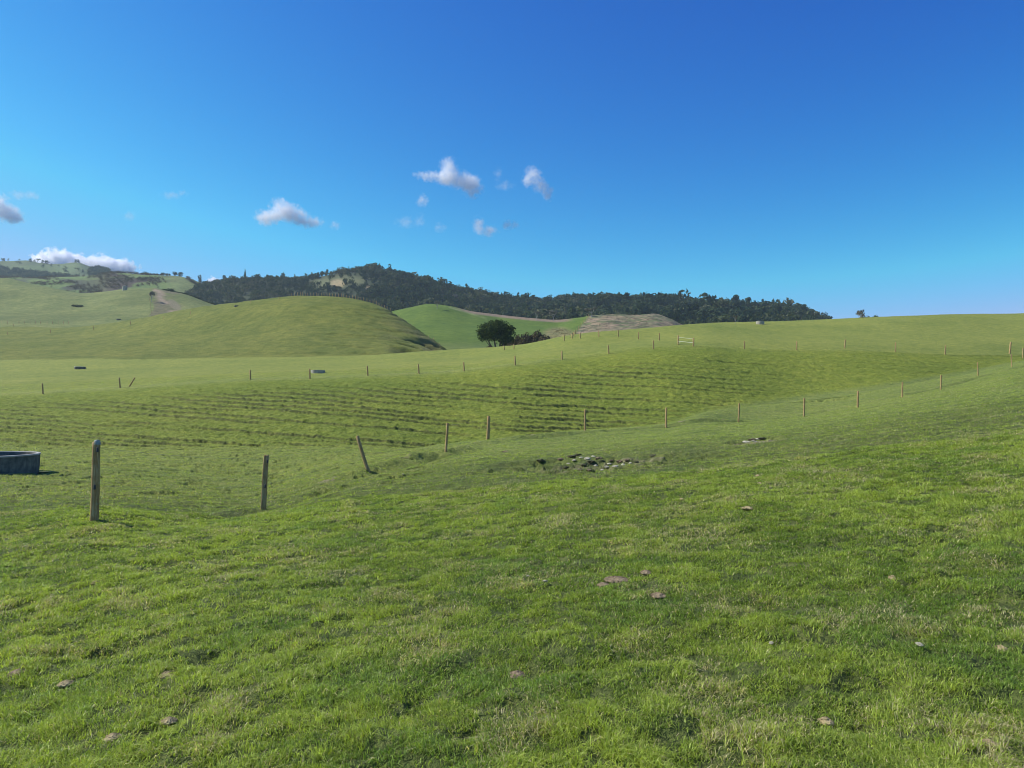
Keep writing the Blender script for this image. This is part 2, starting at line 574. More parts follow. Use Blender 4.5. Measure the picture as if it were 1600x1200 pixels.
B = mk({
    -300: [(140, 600), (180, 560), (240, 530), (300, 514), (380, 540)],
    0: [(140, 592), (180, 556), (240, 526), (290, 511.5), (380, 530)],
    112: [(140, 592), (180, 553), (230, 527), (280, 511.5), (370, 530)],
    200: [(138, 592), (170, 553), (215, 525), (260, 500), (350, 520)],
    283: [(138, 592), (168, 552), (205, 520), (245, 485), (335, 505)],
    400: [(138, 592), (165, 549), (195, 512), (225, 469), (315, 490)],
    450: [(138, 592), (163, 548), (190, 508), (220, 463.5), (310, 485)],
    500: [(138, 592), (162, 548), (188, 508), (218, 462.5), (305, 485)],
    560: [(138, 592), (160, 550), (186, 513), (215, 470), (300, 495)],
    600: [(140, 592), (160, 551), (186, 520), (212, 482), (295, 510)],
    640: [(142, 592), (162, 553), (185, 532), (208, 505), (290, 540)],
    670: [(144, 592), (165, 556), (185, 543), (203, 525), (280, 560)],
    700: [(146, 592), (168, 562), (185, 556), (200, 547), (270, 590)],
    760: [(146, 620), (168, 620), (185, 620), (200, 620), (270, 620)],
    1100: [(146, 700), (168, 700), (185, 700), (200, 700), (270, 700)],
}, 118, 520, 460)
XB, YB = B.X, B.Y; PB = 800 + F * XB / YB
phb = B.G * 1.05 + (fbm(XB * 0.03, YB * 0.03, 71, 3) - 0.5) * 3.5 + XB * 0.012
lb = np.floor(phb); fb = phb - lb
amb = np.clip((fbm(XB * 0.05 + lb * 5.7, lb * 2.3, 73, 3) - 0.42) * 4, 0, 1)
wB = sstep(430, 600, PB) * 0.35 + sstep(590, 670, PB) * 0.9
B.G += (-fb + sstep(0.8, 0.98, fb)) * 0.60 * amb * (wB + 0.32)
B.G += (fbm(XB * 0.05, YB * 0.05, 75, 4) - 0.5) * 1.0 + (fbm(XB * 0.4, YB * 0.4, 76, 4) - 0.5) * 0.25
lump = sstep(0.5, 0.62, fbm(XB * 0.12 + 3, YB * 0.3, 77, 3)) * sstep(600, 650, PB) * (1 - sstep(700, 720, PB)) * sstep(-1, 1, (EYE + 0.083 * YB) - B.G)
B.G -= lump * 1.6
colB = np.ones(XB.shape + (3,)) * np.array((0.225, 0.250, 0.046))
er = sstep(560, 690, PB)[..., None] * sstep(0.42, 0.6, fbm(XB * 0.2, YB * 0.2, 79, 3))[..., None]
colB = colB * (1 - er * .45) + np.array((0.24, 0.20, 0.10)) * er * .45
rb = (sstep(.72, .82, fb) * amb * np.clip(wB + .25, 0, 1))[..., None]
colB = colB * (1 - .4 * rb) + np.array((0.09, 0.085, 0.035)) * .4 * rb  # riser lines darkened in the colour: bare earth plus painted shade
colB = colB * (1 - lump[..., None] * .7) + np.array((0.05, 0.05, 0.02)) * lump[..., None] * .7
soilB = sstep(640, 690, PB) * 0.22
SHEETS.append(B)
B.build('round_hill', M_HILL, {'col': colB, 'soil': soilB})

C1 = mk({
    -300: [(300, 560), (400, 474), (500, 430), (600, 470)],
    0: [(300, 545), (400, 481), (500, 437), (600, 470)],
    50: [(300, 545), (390, 486), (490, 446), (600, 475)],
    100: [(300, 545), (380, 491), (480, 455), (600, 480)],
    130: [(300, 545), (380, 492), (480, 458.5), (600, 480)],
    165: [(300, 545), (380, 490), (480, 455), (600, 480)],
    200: [(300, 545), (380, 488), (480, 451.5), (600, 480)],
    235: [(300, 545), (380, 488), (480, 451.5), (600, 480)],
    260: [(300, 545), (380, 489), (480, 458), (600, 490)],
    290: [(300, 545), (380, 490), (480, 466), (600, 500)],
    320: [(300, 545), (380, 495), (480, 477), (600, 510)],
    350: [(300, 550), (380, 505), (480, 487), (600, 520)],
    420: [(300, 560), (380, 540), (480, 520), (600, 560)],
    1100: [(300, 640), (380, 640), (480, 640), (600, 640)],
}, 255, 830, 240)
C2 = mk({
    -300: [(600, 500), (680, 460), (760, 430), (900, 450)],
    0: [(600, 500), (680, 455), (760, 434), (900, 450)],
    100: [(600, 500), (680, 457), (760, 433), (900, 450)],
    150: [(600, 500), (680, 458), (760, 431), (900, 450)],
    180: [(600, 500), (680, 456), (760, 428.5), (900, 450)],
    230: [(600, 500), (680, 455), (760, 430.5), (900, 450)],
    270: [(600, 500), (680, 455), (760, 431.5), (900, 450)],
    290: [(600, 500), (680, 460), (760, 434), (900, 455)],
    310: [(600, 505), (680, 468), (760, 441), (900, 465)],
    330: [(600, 510), (680, 476), (760, 452), (900, 475)],
    350: [(600, 515), (680, 486), (760, 465), (900, 485)],
    370: [(600, 520), (680, 496), (760, 476), (900, 495)],
    430: [(600, 540), (680, 530), (760, 510), (900, 530)],
    1100: [(600, 640), (680, 640), (760, 640), (900, 640)],
}, 515, 1230, 200)
C3 = mk({
    -300: [(950, 450), (1050, 425), (1200, 405), (1300, 420)],
    0: [(950, 450), (1050, 430), (1200, 409), (1300, 420)],
    35: [(950, 450), (1050, 430), (1200, 407.5), (1300, 420)],
    60: [(950, 450), (1050, 430), (1200, 412), (1300, 424)],
    85: [(950, 450), (1050, 431), (1200, 414), (1300, 426)],
    118: [(950, 450), (1050, 430), (1200, 411.5), (1300, 424)],
    140: [(950, 450), (1050, 433), (1200, 419), (1300, 430)],
    165: [(950, 450), (1050, 436), (1200, 424), (1300, 435)],
    200: [(950, 455), (1050, 440), (1200, 429), (1300, 440)],
    300: [(950, 475), (1050, 465), (1200, 455), (1300, 465)],
    1100: [(950, 600), (1050, 600), (1200, 600), (1300, 600)],
}, 820, 1760, 160)
E = mk({
    -300: [(215, 660), (260, 660), (320, 660), (400, 660), (460, 660)],
    450: [(215, 600), (260, 590), (320, 580), (400, 570), (460, 580)],
    560: [(195, 570), (250, 545), (310, 525), (390, 505), (450, 520)],
    610: [(190, 562), (245, 540), (310, 512), (385, 487), (450, 500)],
    640: [(190, 560), (240, 537), (310, 506), (380, 480), (450, 492)],
    672: [(190, 560), (235, 535), (310, 503), (378, 474.5), (450, 488)],
    700: [(190, 558), (235, 535), (310, 505), (380, 477.5), (450, 490)],
    740: [(190, 556), (235, 537), (310, 510), (385, 487), (455, 497)],
    790: [(190, 554), (240, 540), (320, 515), (395, 493), (460, 502)],
    830: [(190, 552), (240, 538), (320, 516), (400, 497), (460, 505)],
    870: [(190, 548), (240, 536), (320, 517), (400, 500), (460, 507)],
    905: [(190, 545), (240, 532), (310, 514), (390, 497), (460, 506)],
    925: [(190, 543), (240, 530), (310, 510), (385, 494), (460, 502)],
    960: [(190, 540), (240, 526), (310, 507), (385, 492), (460, 501)],
    1000: [(190, 540), (240, 524), (310, 507), (390, 493), (460, 502)],
    1020: [(195, 540), (240, 524), (310, 506), (390, 491), (460, 501)],
    1050: [(200, 540), (250, 525), (310, 511), (390, 500), (460, 510)],
    1070: [(200, 545), (250, 532), (320, 519), (390, 509), (460, 518)],
    1150: [(210, 560), (260, 545), (320, 530), (400, 522), (460, 532)],
    1400: [(215, 600), (260, 600), (320, 600), (400, 600), (460, 600)],
}, 165, 640, 260)
sky_rows = {200: 445, 300: 446, 340: 443, 380: 441, 430: 440, 470: 440, 500: 433, 540: 428, 570: 425, 620: 434, 680: 448, 720: 460, 760: 469, 800: 475, 850: 479, 900: 473, 960: 475, 1010: 476, 1040: 474, 1080: 482, 1130: 485, 1180: 489, 1240: 491, 1285: 503, 1310: 512, 1400: 540}
dc = {}
for p, r in sky_rows.items():
    b = 500 if p < 560 else 503
    if p > 1240: b = r + 20
    dc[p] = [(440, max(b + 40, r + 50)), (520, max(b + 8, r + 24)), (620, r + 0.55 * max(b + 8 - r, 24)), (760, r), (900, r + 14)]
dc[-300] = [(440, 620), (520, 600), (620, 560), (760, 500), (900, 520)]
dc[1700] = [(440, 640), (520, 640), (620, 640), (760, 640), (900, 640)]
D = mk(dc, 375, 1220, 240)
for S, s in ((C1, 81), (C2, 83), (C3, 85), (E, 87), (D, 89)):
    S.G += (fbm(S.X * 0.02, S.Y * 0.02, s, 5) - 0.5) * 3.0 * (S.Y / 500) * (0.35 if S is E else 0.8)
    SHEETS.append(S)


def colsheet(S, c):
    return np.ones(S.X.shape + (3,)) * np.array(c)


def lerp(c, m, v):
    m = np.clip(m, 0, 1)[..., None]
    return c * (1 - m) + np.array(v) * m


def prj(S):
    return to_px(S.X, S.Y, S.G)


# far left pasture slopes
PX, RW = prj(C1)
cc = colsheet(C1, (0.235, 0.265, 0.075))
cc = lerp(cc, sstep(.5, .62, fbm(C1.X * .02, C1.Y * .05, 91, 4)) * .5, (0.16, 0.19, 0.05))
lx = 236 + 4 * np.sin(RW * .2)
right = sstep(0, 3, PX - lx) * (RW > 450)
slipm = right * (1 - sstep(262, 290, PX + (fbm(C1.X * .05, C1.Y * .05, 90, 3) - .5) * 40)) * sstep(.38, .55, fbm(C1.X * .08, C1.Y * .08, 92, 4))
cc = lerp(cc, slipm * .8, (0.20, 0.165, 0.09))
cc = lerp(cc, right * np.clip(1.5 - np.abs(PX - 262 - (RW - 475) * .9) / 9, 0, 1) * sstep(.45, .55, fbm(C1.X * .1, C1.Y * .12, 89, 4)) * (RW < 500), (0.40, 0.30, 0.19))
sc1 = np.clip(1.4 - ((PX - 272) / 14) ** 2 - ((RW - 476 - (PX - 272) * .5) / 9) ** 2, 0, 1)
C1.build('hill', M_HILL, {'col': cc, 'soil': sc1 * .62})
PX, RW = prj(C2)
cc = colsheet(C2, (0.17, 0.235, 0.06))
cc = lerp(cc, sstep(255, 275, PX), (0.22, 0.26, 0.08))
scr = sstep(.46, .6, fbm(C2.X * .03, C2.Y * .05, 93, 5))
cc = lerp(cc, scr * np.clip(1.5 - np.abs(PX - 205) / 55, 0, 1), (0.10, 0.075, 0.05))
cc = lerp(cc, scr * np.clip(1.3 - ((PX - 80) / 75) ** 2, 0, 1) * .9, (0.09, 0.085, 0.055))
cc = lerp(cc, np.clip(1 - np.abs(RW - (440 + (PX - 300) * .52)) / 3.5, 0, 1) * (PX > 290) * .8, (0.09, 0.085, 0.05))
C2.build('hill', M_HILL, {'col': cc, 'soil': 0.15 * scr})
PX, RW = prj(C3)
cc = colsheet(C3, (0.14, 0.19, 0.065))
cc = lerp(cc, sstep(.5, .65, fbm(C3.X * .015, C3.Y * .02, 94, 4)) * .5, (0.10, 0.12, 0.05))
C3.build('hill', M_HILL, {'col': cc, 'soil': np.zeros(PX.shape)})
# green hill and bare brown knoll in the middle
PX, RW = prj(E)
cc = colsheet(E, (0.145, 0.220, 0.030))
low = sstep(528, 545, RW)
cc = lerp(cc, low * (PX < 800) * .6, (0.21, 0.25, 0.07))
lm = 921 - (RW - 494) * 0.78
kn = sstep(-3, 3, PX - lm)
cc = lerp(cc, kn, (0.34, 0.28, 0.16))
gk = sstep(.36, .52, fbm(E.X * .05, E.Y * .05, 95, 5))
cc = lerp(cc, kn * gk * .8, (0.15, 0.20, 0.07))
cc = lerp(cc, kn * sstep(.5, .6, fbm(E.X * .25, E.Y * .25, 98, 4)) * .7, (0.42, 0.30, 0.19))
cc = lerp(cc, kn * sstep(.54, .62, fbm(E.X * .5, E.Y * .5, 99, 3)) * .7, (0.10, 0.085, 0.05))
rgh = np.clip(1.5 - ((PX - 873) / 26) ** 2 - ((RW - 525) / 13) ** 2, 0, 1) * (1 - kn)
cc = lerp(cc, rgh, (0.27, 0.25, 0.10))
tan_edge = sstep(700, 735, PX) * (1 - kn) * (1 - sstep(2.5, 5, RW - np.interp(PX, [700, 740, 790, 830, 870, 905], [478, 487, 493, 497, 500, 497]))) * (1 - sstep(880, 900, PX))
cc = lerp(cc, tan_edge, (0.33, 0.24, 0.15))
cc = lerp(cc, np.exp(-((RW - 490 - (PX - 735) * .3) / 1.2) ** 2) * (PX > 700) * (PX < 760) * .6, (0.3, 0.34, 0.12))
E.G += kn * (fbm(E.X * .35, E.Y * .35, 96, 4) - .5) * 0.9 + rgh * (fbm(E.X * .4, E.Y * .4, 97, 3) - .5) * 1.5
E.build('hill', M_HILL, {'col': cc, 'soil': kn * 0.33})
PX, RW = prj(D)
cc = colsheet(D, (0.06, 0.075, 0.03))
op = np.clip(1.4 - ((PX - 528) / 42) ** 2 - ((RW - 441 + (PX - 528) * .06) / 10) ** 2, 0, 1)
cc = lerp(cc, op, (0.17, 0.18, 0.075))
op2 = np.clip(1.3 - ((PX - 528) / 13) ** 2 - ((RW - 443) / 7) ** 2, 0, 1)
op2 = np.maximum(op2, np.clip(1.2 - ((PX - 575) / 7) ** 2 - ((RW - 450) / 5) ** 2, 0, 1))
cc = lerp(cc, op2, (0.42, 0.33, 0.17))
cc = lerp(cc, np.clip(1.3 - ((PX - 940) / 16) ** 2 - ((RW - 488) / 8) ** 2, 0, 1), (0.2, 0.23, 0.1))
D.build('ridge', M_HILL, {'col': cc, 'soil': op2 * .3})

gp = np_mesh('ground', [(-2500, -200, -19), (2500, -200, -19), (2500, 2200, -19), (-2500, 2200, -19)], [(0, 1, 2, 3)], None, False,
             {'col': np.ones((4, 3)) * 0.15, 'soil': np.zeros(4)})
gp.materials.append(M_HILL)
tag(link('ground', gp), kind='structure')
#@@END_TERRAIN
# ------------------------------------------------------------------ fence posts
def wood_mat():
    m, n, out = new_mat('weathered_wood')
    tc = N(n, 'ShaderNodeTexCoord').outputs['Object']
    g = noise(n, mapping(n, tc, (1, 1, 0.07)), 60, 6, 0.7)
    c = ramp(n, g, [(0.3, (0.17, 0.10, 0.035)), (0.5, (0.40, 0.26, 0.10)), (0.72, (0.66, 0.50, 0.27))])
    blot = noise(n, mapping(n, tc, (1, 1, 0.6)), 9, 4, 0.6)
    c = mixc(n, mth(n, 'MULTIPLY', mth(n, 'SUBTRACT', blot, 0.5, True), 4.0, True), c, (0.30, 0.155, 0.04))
    lic = noise(n, tc, 22, 5, 0.7)
    c = mixc(n, mth(n, 'MULTIPLY', mth(n, 'SUBTRACT', lic, 0.58, True), 6.0, True), c, (0.30, 0.33, 0.24))
    bs = N(n, 'ShaderNodeBsdfPrincipled'); n.links.new(c, bs.inputs['Base Color']); bs.inputs['Roughness'].default_value = 0.9
    n.links.new(bump(n, g, 0.8, 0.012), bs.inputs['Normal'])
    n.links.new(bs.outputs[0], out.inputs[0])
    return m


M_WOOD = wood_mat()
M_BLACK = plain_mat('black_plastic', (0.015, 0.015, 0.015), (0.03, 0.03, 0.03), 30, 0.5)
M_LICHEN = plain_mat('lichen', (0.10, 0.11, 0.07), (0.48, 0.5, 0.42), 40, 0.95, 0.8, 0.01)


def rod_mesh(name, h, r0, r1, seed, n=14, k=9, mat=None, sink=0.25, flat=0.0):
    """an upright rough-sawn round post from -sink to h"""
    zs = np.concatenate([np.linspace(-sink, h - 0.012, k), [h]])
    an = np.arange(n) / n * 2 * math.pi
    V = []
    for q, z in enumerate(zs):
        t = (z + sink) / (h + sink)
        r = (r0 * (1 - t) + r1 * t) * (1 if q < len(zs) - 1 else 0.86)
        rr = r * (1 + 0.07 * np.sin(an * 2 + seed) + 0.05 * np.sin(an * 3 + seed * 2.3 + z * 1.7))
        xx = rr * np.cos(an) + 0.008 * math.sin(z * 3 + seed); yy = rr * np.sin(an) + 0.008 * math.cos(z * 2.3 + seed)
        if flat: yy = np.maximum(yy, -r * flat)
        tilt = 0.012 * math.sin(seed * 5)
        V.append(np.stack([xx, yy, np.full(n, z) + (xx * tilt * 8 if q >= len(zs) - 2 else 0)], 1))
    V = np.concatenate(V)
    m = len(zs)
    Fc = [(a * n + b, a * n + (b + 1) % n, (a + 1) * n + (b + 1) % n, (a + 1) * n + b) for a in range(m - 1) for b in range(n)]
    ct = len(V); V = np.concatenate([V, [(0, 0, h + 0.004)]])
    me = bpy.data.meshes.new(name)
    me.from_pydata(V.tolist(), [], Fc + [((m - 1) * n + b, (m - 1) * n + (b + 1) % n, ct) for b in range(n)])
    for p in me.polygons: p.use_smooth = len(p.vertices) == 4
    me.materials.append(mat or M_WOOD)
    return me


def stand(px, base, top, ptx=None):
    """ground point under (px, base), height and lean so that the top is seen at (ptx, top)"""
    x, y, z = sight(px, base)
    z = float(ground(np.array([x]), np.array([y]))[0])
    uxt, et = ray(ptx if ptx is not None else px, top)
    tx = uxt * y; tz = EYE + et * y
    v = Vector((tx - x, 0, tz - z))
    return Vector((x, y, z)), v


def set_post(o, P, v, mesh_h):
    o.location = P
    o.rotation_mode = 'XYZ'
    o.rotation_euler = (0, math.atan2(v.x, v.z), 0)
    o.scale = (1, 1, v.length / mesh_h)


GF1 = 'posts of the near wire fence'
posts1 = [  # base px, base row, top px, top row, radius, label, lichen cap, insulator
    (146, 814, 152, 690, .062, 'tall mossy fence post with grey lichen cap beside the round trough', True, True),
    (411, 796, 417, 711, .058, 'fence post with pale foot, second from the left in the near fence', False, True),
    (575, 735, 558, 681, .058, 'fence post leaning sharply to the left in the near fence', False, False),
    (697, 706, 699, 661, .056, 'thin crooked fence post just right of the strongly leaning one', False, False),
    (762, 687, 764, 650, .085, 'thick dark fence post standing where the near bank drops away', False, False),
    (914, 673, 914.5, 640, .062, 'dark fence post straight behind the stony hollow', False, False),
    (1041, 668, 1041, 637, .062, 'dark upright fence post, first one right of the stony hollow', False, False),
    (1154, 660, 1155, 630, .058, 'pale narrow fence post at the left end of the long mown-looking ledge', False, False),
    (1256, 651, 1257, 622, .060, 'pale fence post directly left of the eroded gully head', False, False),
    (1340, 637, 1341, 611, .062, 'fence post directly right of the eroded gully head', False, False),
    (1410, 621, 1410, 597, .060, 'fence post, fourth from the right in the near fence', False, False),
    (1470, 609, 1470.5, 586, .060, 'fence post, third from the right in the near fence', False, False),
    (1528, 587, 1527.5, 566, .060, 'fence post, second from the right in the near fence', False, False),
    (1581, 573, 1580, 553, .065, 'brown fence post at the right end of the near fence, below a taller post', False, False),
]
P1w = []
for i, (bx, br, tx, tr, r, lab, cap, ins) in enumerate(posts1):
    P, v = stand(bx, br, tr, tx)
    h = v.length
    yaw = random.uniform(0, 6)
    if cap or ins:
        o = empty('fence_post', P)
        b = link('post', rod_mesh('post', h, r * .92, r * .82, i * 1.3 + .5, 18, 14, None, .3, .55 if i == 1 else 0), o)
        if cap:
            cm = rod_mesh('lichen_cap', 0.045, r * .9, r * .62, 3, 14, 4, M_LICHEN, 0.02)
            link('lichen_cap', cm, o, (0, 0, h - 0.02))
        if ins:
            im = rod_mesh('insulator', 0.05, .018, .014, 2, 8, 3, M_BLACK, 0.02)
            io = link('insulator', im, o, (r * .55, -r * .9, h - 0.13))
            io2 = link('insulator', im, o, (r * .3, -r * .95, h * .42))
        o.rotation_euler = (0, math.atan2(v.x, v.z), 0)
    else:
        o = link('fence_post', rod_mesh('fence_post', h, r * .92, r * .84, i * 1.7, 12, 9), None, P)
        o.rotation_euler = (0, math.atan2(v.x, v.z), 0)
    tag(o, lab, 'fence post', GF1)
    P1w.append((P, v))

GF2 = 'posts of the fence along the top of the terraced bank'
posts2 = [
    (67, 615.5, 66.3, 599, 'dark fence post at the left end of the fence above the terraced bank'),
    (187.5, 606, 186.5, 590, 'upright fence post right beside the strongly tilted one'),
    (202, 604, 211, 590, 'loose fence post tilted far over to the right'),
    (391, 593, 391, 578, 'lone dark fence post between the tilted post and the pale trough'),
    (484, 592, 484, 576, 'dark fence post at the left end of the pale concrete trough'),
    (574.5, 587, 574, 571.5, 'dark fence post, first one right of the pale concrete trough'),
    (654.3, 583.5, 653.8, 569, 'dark fence post, second one right of the pale concrete trough'),
    (725, 579.5, 724.5, 565.5, 'fence post below the right foot of the round hill'),
    (805, 571, 804.5, 556, 'fence post below the big dark tree'),
    (878, 562, 878, 548.5, 'pale fence post below the brown shrubs'),
    (951, 552.5, 950.5, 539.5, 'pale fence post, second to the left of the gate in the bank-top fence'),
    (1021, 545.5, 1021, 532, 'thin faint fence post nearest the left of the gate'),
    (1163, 545, 1163.3, 532.5, 'thin fence post, first one right of the gate'),
    (1244.5, 546.5, 1245, 533.5, 'dark fence post, second one right of the gate'),
    (1319.5, 544.5, 1321, 530.5, 'pale fence post leaning slightly right, third one right of the gate'),
    (1399, 549.5, 1399.5, 535, 'dark fence post, fourth one right of the gate'),
    (1476.5, 554, 1477.5, 539.5, 'dark fence post, fifth one right of the gate'),
    (1577.5, 553, 1579.5, 534.5, 'tall pale strainer post at the right, above the end of the near fence'),
    (1598, 560, 1598.5, 544, 'thin pale fence post cut by the right edge of the picture'),
]
far_post = rod_mesh('fence_post', 1.2, .085, .075, 1.1, 8, 4)
thick_post = rod_mesh('fence_post', 1.2, .12, .11, 2.1, 8, 4)
for bx, br, tx, tr, lab in posts2:
    P, v = stand(bx, br, tr, tx)
    o = link('fence_post', thick_post if 'strainer' in lab else far_post)
    set_post(o, P, v, 1.2)
    tag(o, lab, 'fence post', GF2)
GF3 = 'posts of the fence on the skyline of the paddock'
posts3 = [
    (788, 547, 787.5, 540, 'short stake just right of the big dark tree trunks'),
    (803, 545, 803, 538, 'pale stake in front of the brown shrubs'),
    (881.5, 532.5, 881.5, 523, 'dark skyline fence post in front of the rough tan grass'),
    (906.5, 529, 906.5, 519.5, 'skyline fence post at the left edge of the brown knoll'),
    (935.5, 526.5, 935.5, 516.5, 'skyline fence post, second from the left before the brown knoll'),
    (966, 526, 966, 515.5, 'dark skyline fence post before the middle of the brown knoll'),
    (997.5, 530, 997.8, 519, 'fence post just right of the brown knoll posts, on green grass'),
    (1030, 532, 1030.5, 520.5, 'skyline fence post directly left of the gate'),
]
for bx, br, tx, tr, lab in posts3:
    P, v = stand(bx, br, tr, tx)
    o = link('fence_post', far_post); set_post(o, P, v, 1.2)
    tag(o, lab, 'fence post', GF3)
for i, (bx, br, h) in enumerate([(12, 523, 5), (79, 520, 5.5), (146, 514.5, 5.5), (204, 507, 5.5), (256, 499, 5), (298, 491, 5), (392, 474, 5), (436, 468.5, 5)]):
    P, v = stand(bx, br + 0.5, br - h)
    o = link('fence_post', far_post); set_post(o, P, v, 1.2)
    tag(o, 'tiny fence post standing on the left shoulder of the round hill', 'fence post', 'posts over the shoulder of the round hill')
thin_post = rod_mesh('fence_post', 1.2, .075, .06, 1.1, 6, 3)
crest = [(455, 463.2), (500, 462.5), (560, 470), (600, 482), (640, 505), (690, 540)]
px = 456.0
while px < 690:
    r = np.interp(px, [a for a, _ in crest], [b for _, b in crest])
    ok = px < 610
    if ok or random.random() < .35:
        ux, e = ray(px, r)
        yy = np.arange(150, 300, .5)
        zz = B.z(ux * yy, yy)
        k = int(np.argmax((zz - EYE) / yy))
        y = yy[k] + 1.0
        hgt = (5.5 if ok else 3.5) / F * y * random.uniform(.75, 1.15)
        o = link('fence_post', thin_post, None, (ux * y, y, float(B.z(np.array([ux * y]), np.array([y]))[0])))
        o.scale = (1, 1, hgt / 1.2)
        tag(o, 'small dark fence post in the close row along the round hill crest', 'fence post', 'close-set posts along the crest of the round hill')
    px += random.uniform(3.6, 5.2) * (1 if ok else 2)
for i in range(13):
    px = 3 + i * 8.7 + random.uniform(-1, 1)
    P, v = stand(px, 510.2 - .0 * i, 505.5)
    P.y += 8; P.x *= (P.y) / (P.y - 8)
    P.z = float(ground(np.array([P.x]), np.array([P.y]))[0])
    o = link('fence_post', thin_post, None, P); o.scale = (1.3, 1.3, 1.4 / 1.2)
    tag(o, 'small dark fence post in the row at the foot of the far left slope', 'fence post', 'posts at the foot of the far left slope')
for i in range(11):
    t = i / 10
    row = 496 + t * 33; pxx = 921 - (row - 494) * .78
    P, v = stand(pxx, row, row - 5 - 2 * t)
    o = link('fence_post', thin_post, None, P); o.scale = (1.3, 1.3, v.length / 1.2)
    tag(o, 'small dark fence post climbing between the green hill and the brown knoll', 'fence post', 'posts between green hill and brown knoll')
for i in range(9):
    row = 491 - i * 4.0 + 1
    row = 489 - i * 3.4; pxx = 236.5 - .15 * (489 - row)
    P, v = stand(pxx, row, row - 3.2)
    o = link('fence_post', thin_post, None, P); o.scale = (1.2, 1.2, v.length / 1.2)
    tag(o, 'tiny fence post running straight up the far left slope', 'fence post', 'posts up the far left slope')

# wires of the near fence
M_WIRE = plain_mat('galvanised_wire', (0.20, 0.20, 0.19), (0.36, 0.36, 0.35), 10, 0.5)


def tube(pts, r, n=5):
    V = []; Fc = []
    for i, p in enumerate(pts):
        for a in range(n):
            an = a / n * 2 * math.pi
            V.append((p[0] + r * math.cos(an) * .3, p[1] + r * math.cos(an) * .95, p[2] + r * math.sin(an)))
    for i in range(len(pts) - 1):
        for a in range(n):
            Fc.append((i * n + a, i * n + (a + 1) % n, (i + 1) * n + (a + 1) % n, (i + 1) * n + a))
    return V, Fc


for k, (hf, lab) in enumerate([(0.93, 'thin top wire of the near fence, strung just under the post tops'), (0.45, 'thin lower wire of the near fence at half post height')]):
    pts = []
    for (P, v), (Q, w) in zip(P1w[:-1], P1w[1:]):
        a = P + v * hf; b = Q + w * hf
        for j in range(8):
            t = j / 8
            p = a.lerp(b, t); p.z -= 0.10 * 4 * t * (1 - t) * .5
            p.y -= .05
            pts.append(p)
    V, Fc = tube(pts, .0014)
    tag(link('fence_wire', np_mesh('fence_wire', V, Fc, M_WIRE, True)), lab, 'wire', 'wires of the near fence')

# gate on the bank-top fence
gl, gvl = stand(1059.8, 538.5, 524)
gr, gvr = stand(1083.5, 541.5, 527.8)
gate = tag(empty('field_gate', gl), 'pale two-rail gateway between two dark posts on the bank-top fence', 'gate')
M_RAIL = plain_mat('pale_rail', (0.34, 0.36, 0.22), (0.50, 0.52, 0.38), 5, 0.7)


def bar(name, a, b, r, mat, parent):
    d = b - a
    me = rod_mesh(name, d.length, r, r, 1.0, 8, 3, mat, 0.0)
    o = link(name, me, parent, a - gl)
    o.rotation_euler = d.to_track_quat('Z', 'Y').to_euler()
    return o


bar('gate_post', gl, gl + gvl, .10, M_WOOD, gate); bar('gate_post', gr, gr + gvr, .10, M_WOOD, gate)
bar('rail', gl + gvl * .80, gr + gvr * .85, .022, M_RAIL, gate)
bar('rail', gl + gvl * .36, gr + gvr * .42, .034, M_RAIL, gate)
bar('brace', gl + gvl * .05, gl.lerp(gr, .16) + gvl * .36, .03, M_RAIL, gate)

# ------------------------------------------------------------------ troughs and tank
def concrete(name, c1, c2, c3):
    m, n, out = new_mat(name)
    tc = N(n, 'ShaderNodeTexCoord').outputs['Object']
    f = noise(n, tc, 2.2, 6, 0.65)
    c = ramp(n, f, [(0.3, c1), (0.5, c2), (0.7, c3)])
    st = noise(n, mapping(n, tc, (5, 5, .5)), 1.3, 4, .6)
    c = mixc(n, mth(n, 'MULTIPLY', mth(n, 'SUBTRACT', st, .5, True), 3.0, True), c, c1)
    bs = N(n, 'ShaderNodeBsdfPrincipled'); n.links.new(c, bs.inputs['Base Color']); bs.inputs['Roughness'].default_value = .85
    n.links.new(bump(n, noise(n, tc, 30, 4, .6), .4, .01), bs.inputs['Normal'])
    n.links.new(bs.outputs[0], out.inputs[0])
    return m


M_CONC = concrete('stained_concrete', (0.045, 0.048, 0.038), (0.11, 0.108, 0.085), (0.25, 0.23, 0.18))
M_PALE = concrete('pale_concrete', (0.22, 0.20, 0.15), (0.33, 0.31, 0.24), (0.42, 0.40, 0.33))
M_RIM = concrete('worn_rim', (0.25, 0.24, 0.21), (0.38, 0.37, 0.33), (0.5, 0.48, 0.42))
mw, nw, ow = new_mat('trough_water')
bw = N(nw, 'ShaderNodeBsdfPrincipled'); bw.inputs['Base Color'].default_value = (0.012, 0.018, 0.018, 1); bw.inputs['Roughness'].default_value = .06
nw.links.new(bump(nw, noise(nw, N(nw, 'ShaderNodeTexCoord').outputs['Object'], 7, 2), .15, .01), bw.inputs['Normal'])
nw.links.new(bw.outputs[0], ow.inputs[0])


def lathe(name, prof, n, mat, smooth=True):
    an = np.arange(n) / n * 2 * math.pi
    V = np.concatenate([np.stack([r * np.cos(an), r * np.sin(an), np.full(n, z)], 1) for r, z in prof])
    m = len(prof)
    Fc = [(a * n + b, a * n + (b + 1) % n, (a + 1) * n + (b + 1) % n, (a + 1) * n + b) for a in range(m - 1) for b in range(n)]
    me = np_mesh(name, V, Fc, mat, smooth)
    try: me.set_sharp_from_angle(angle=math.radians(40))
    except Exception: pass
    return me


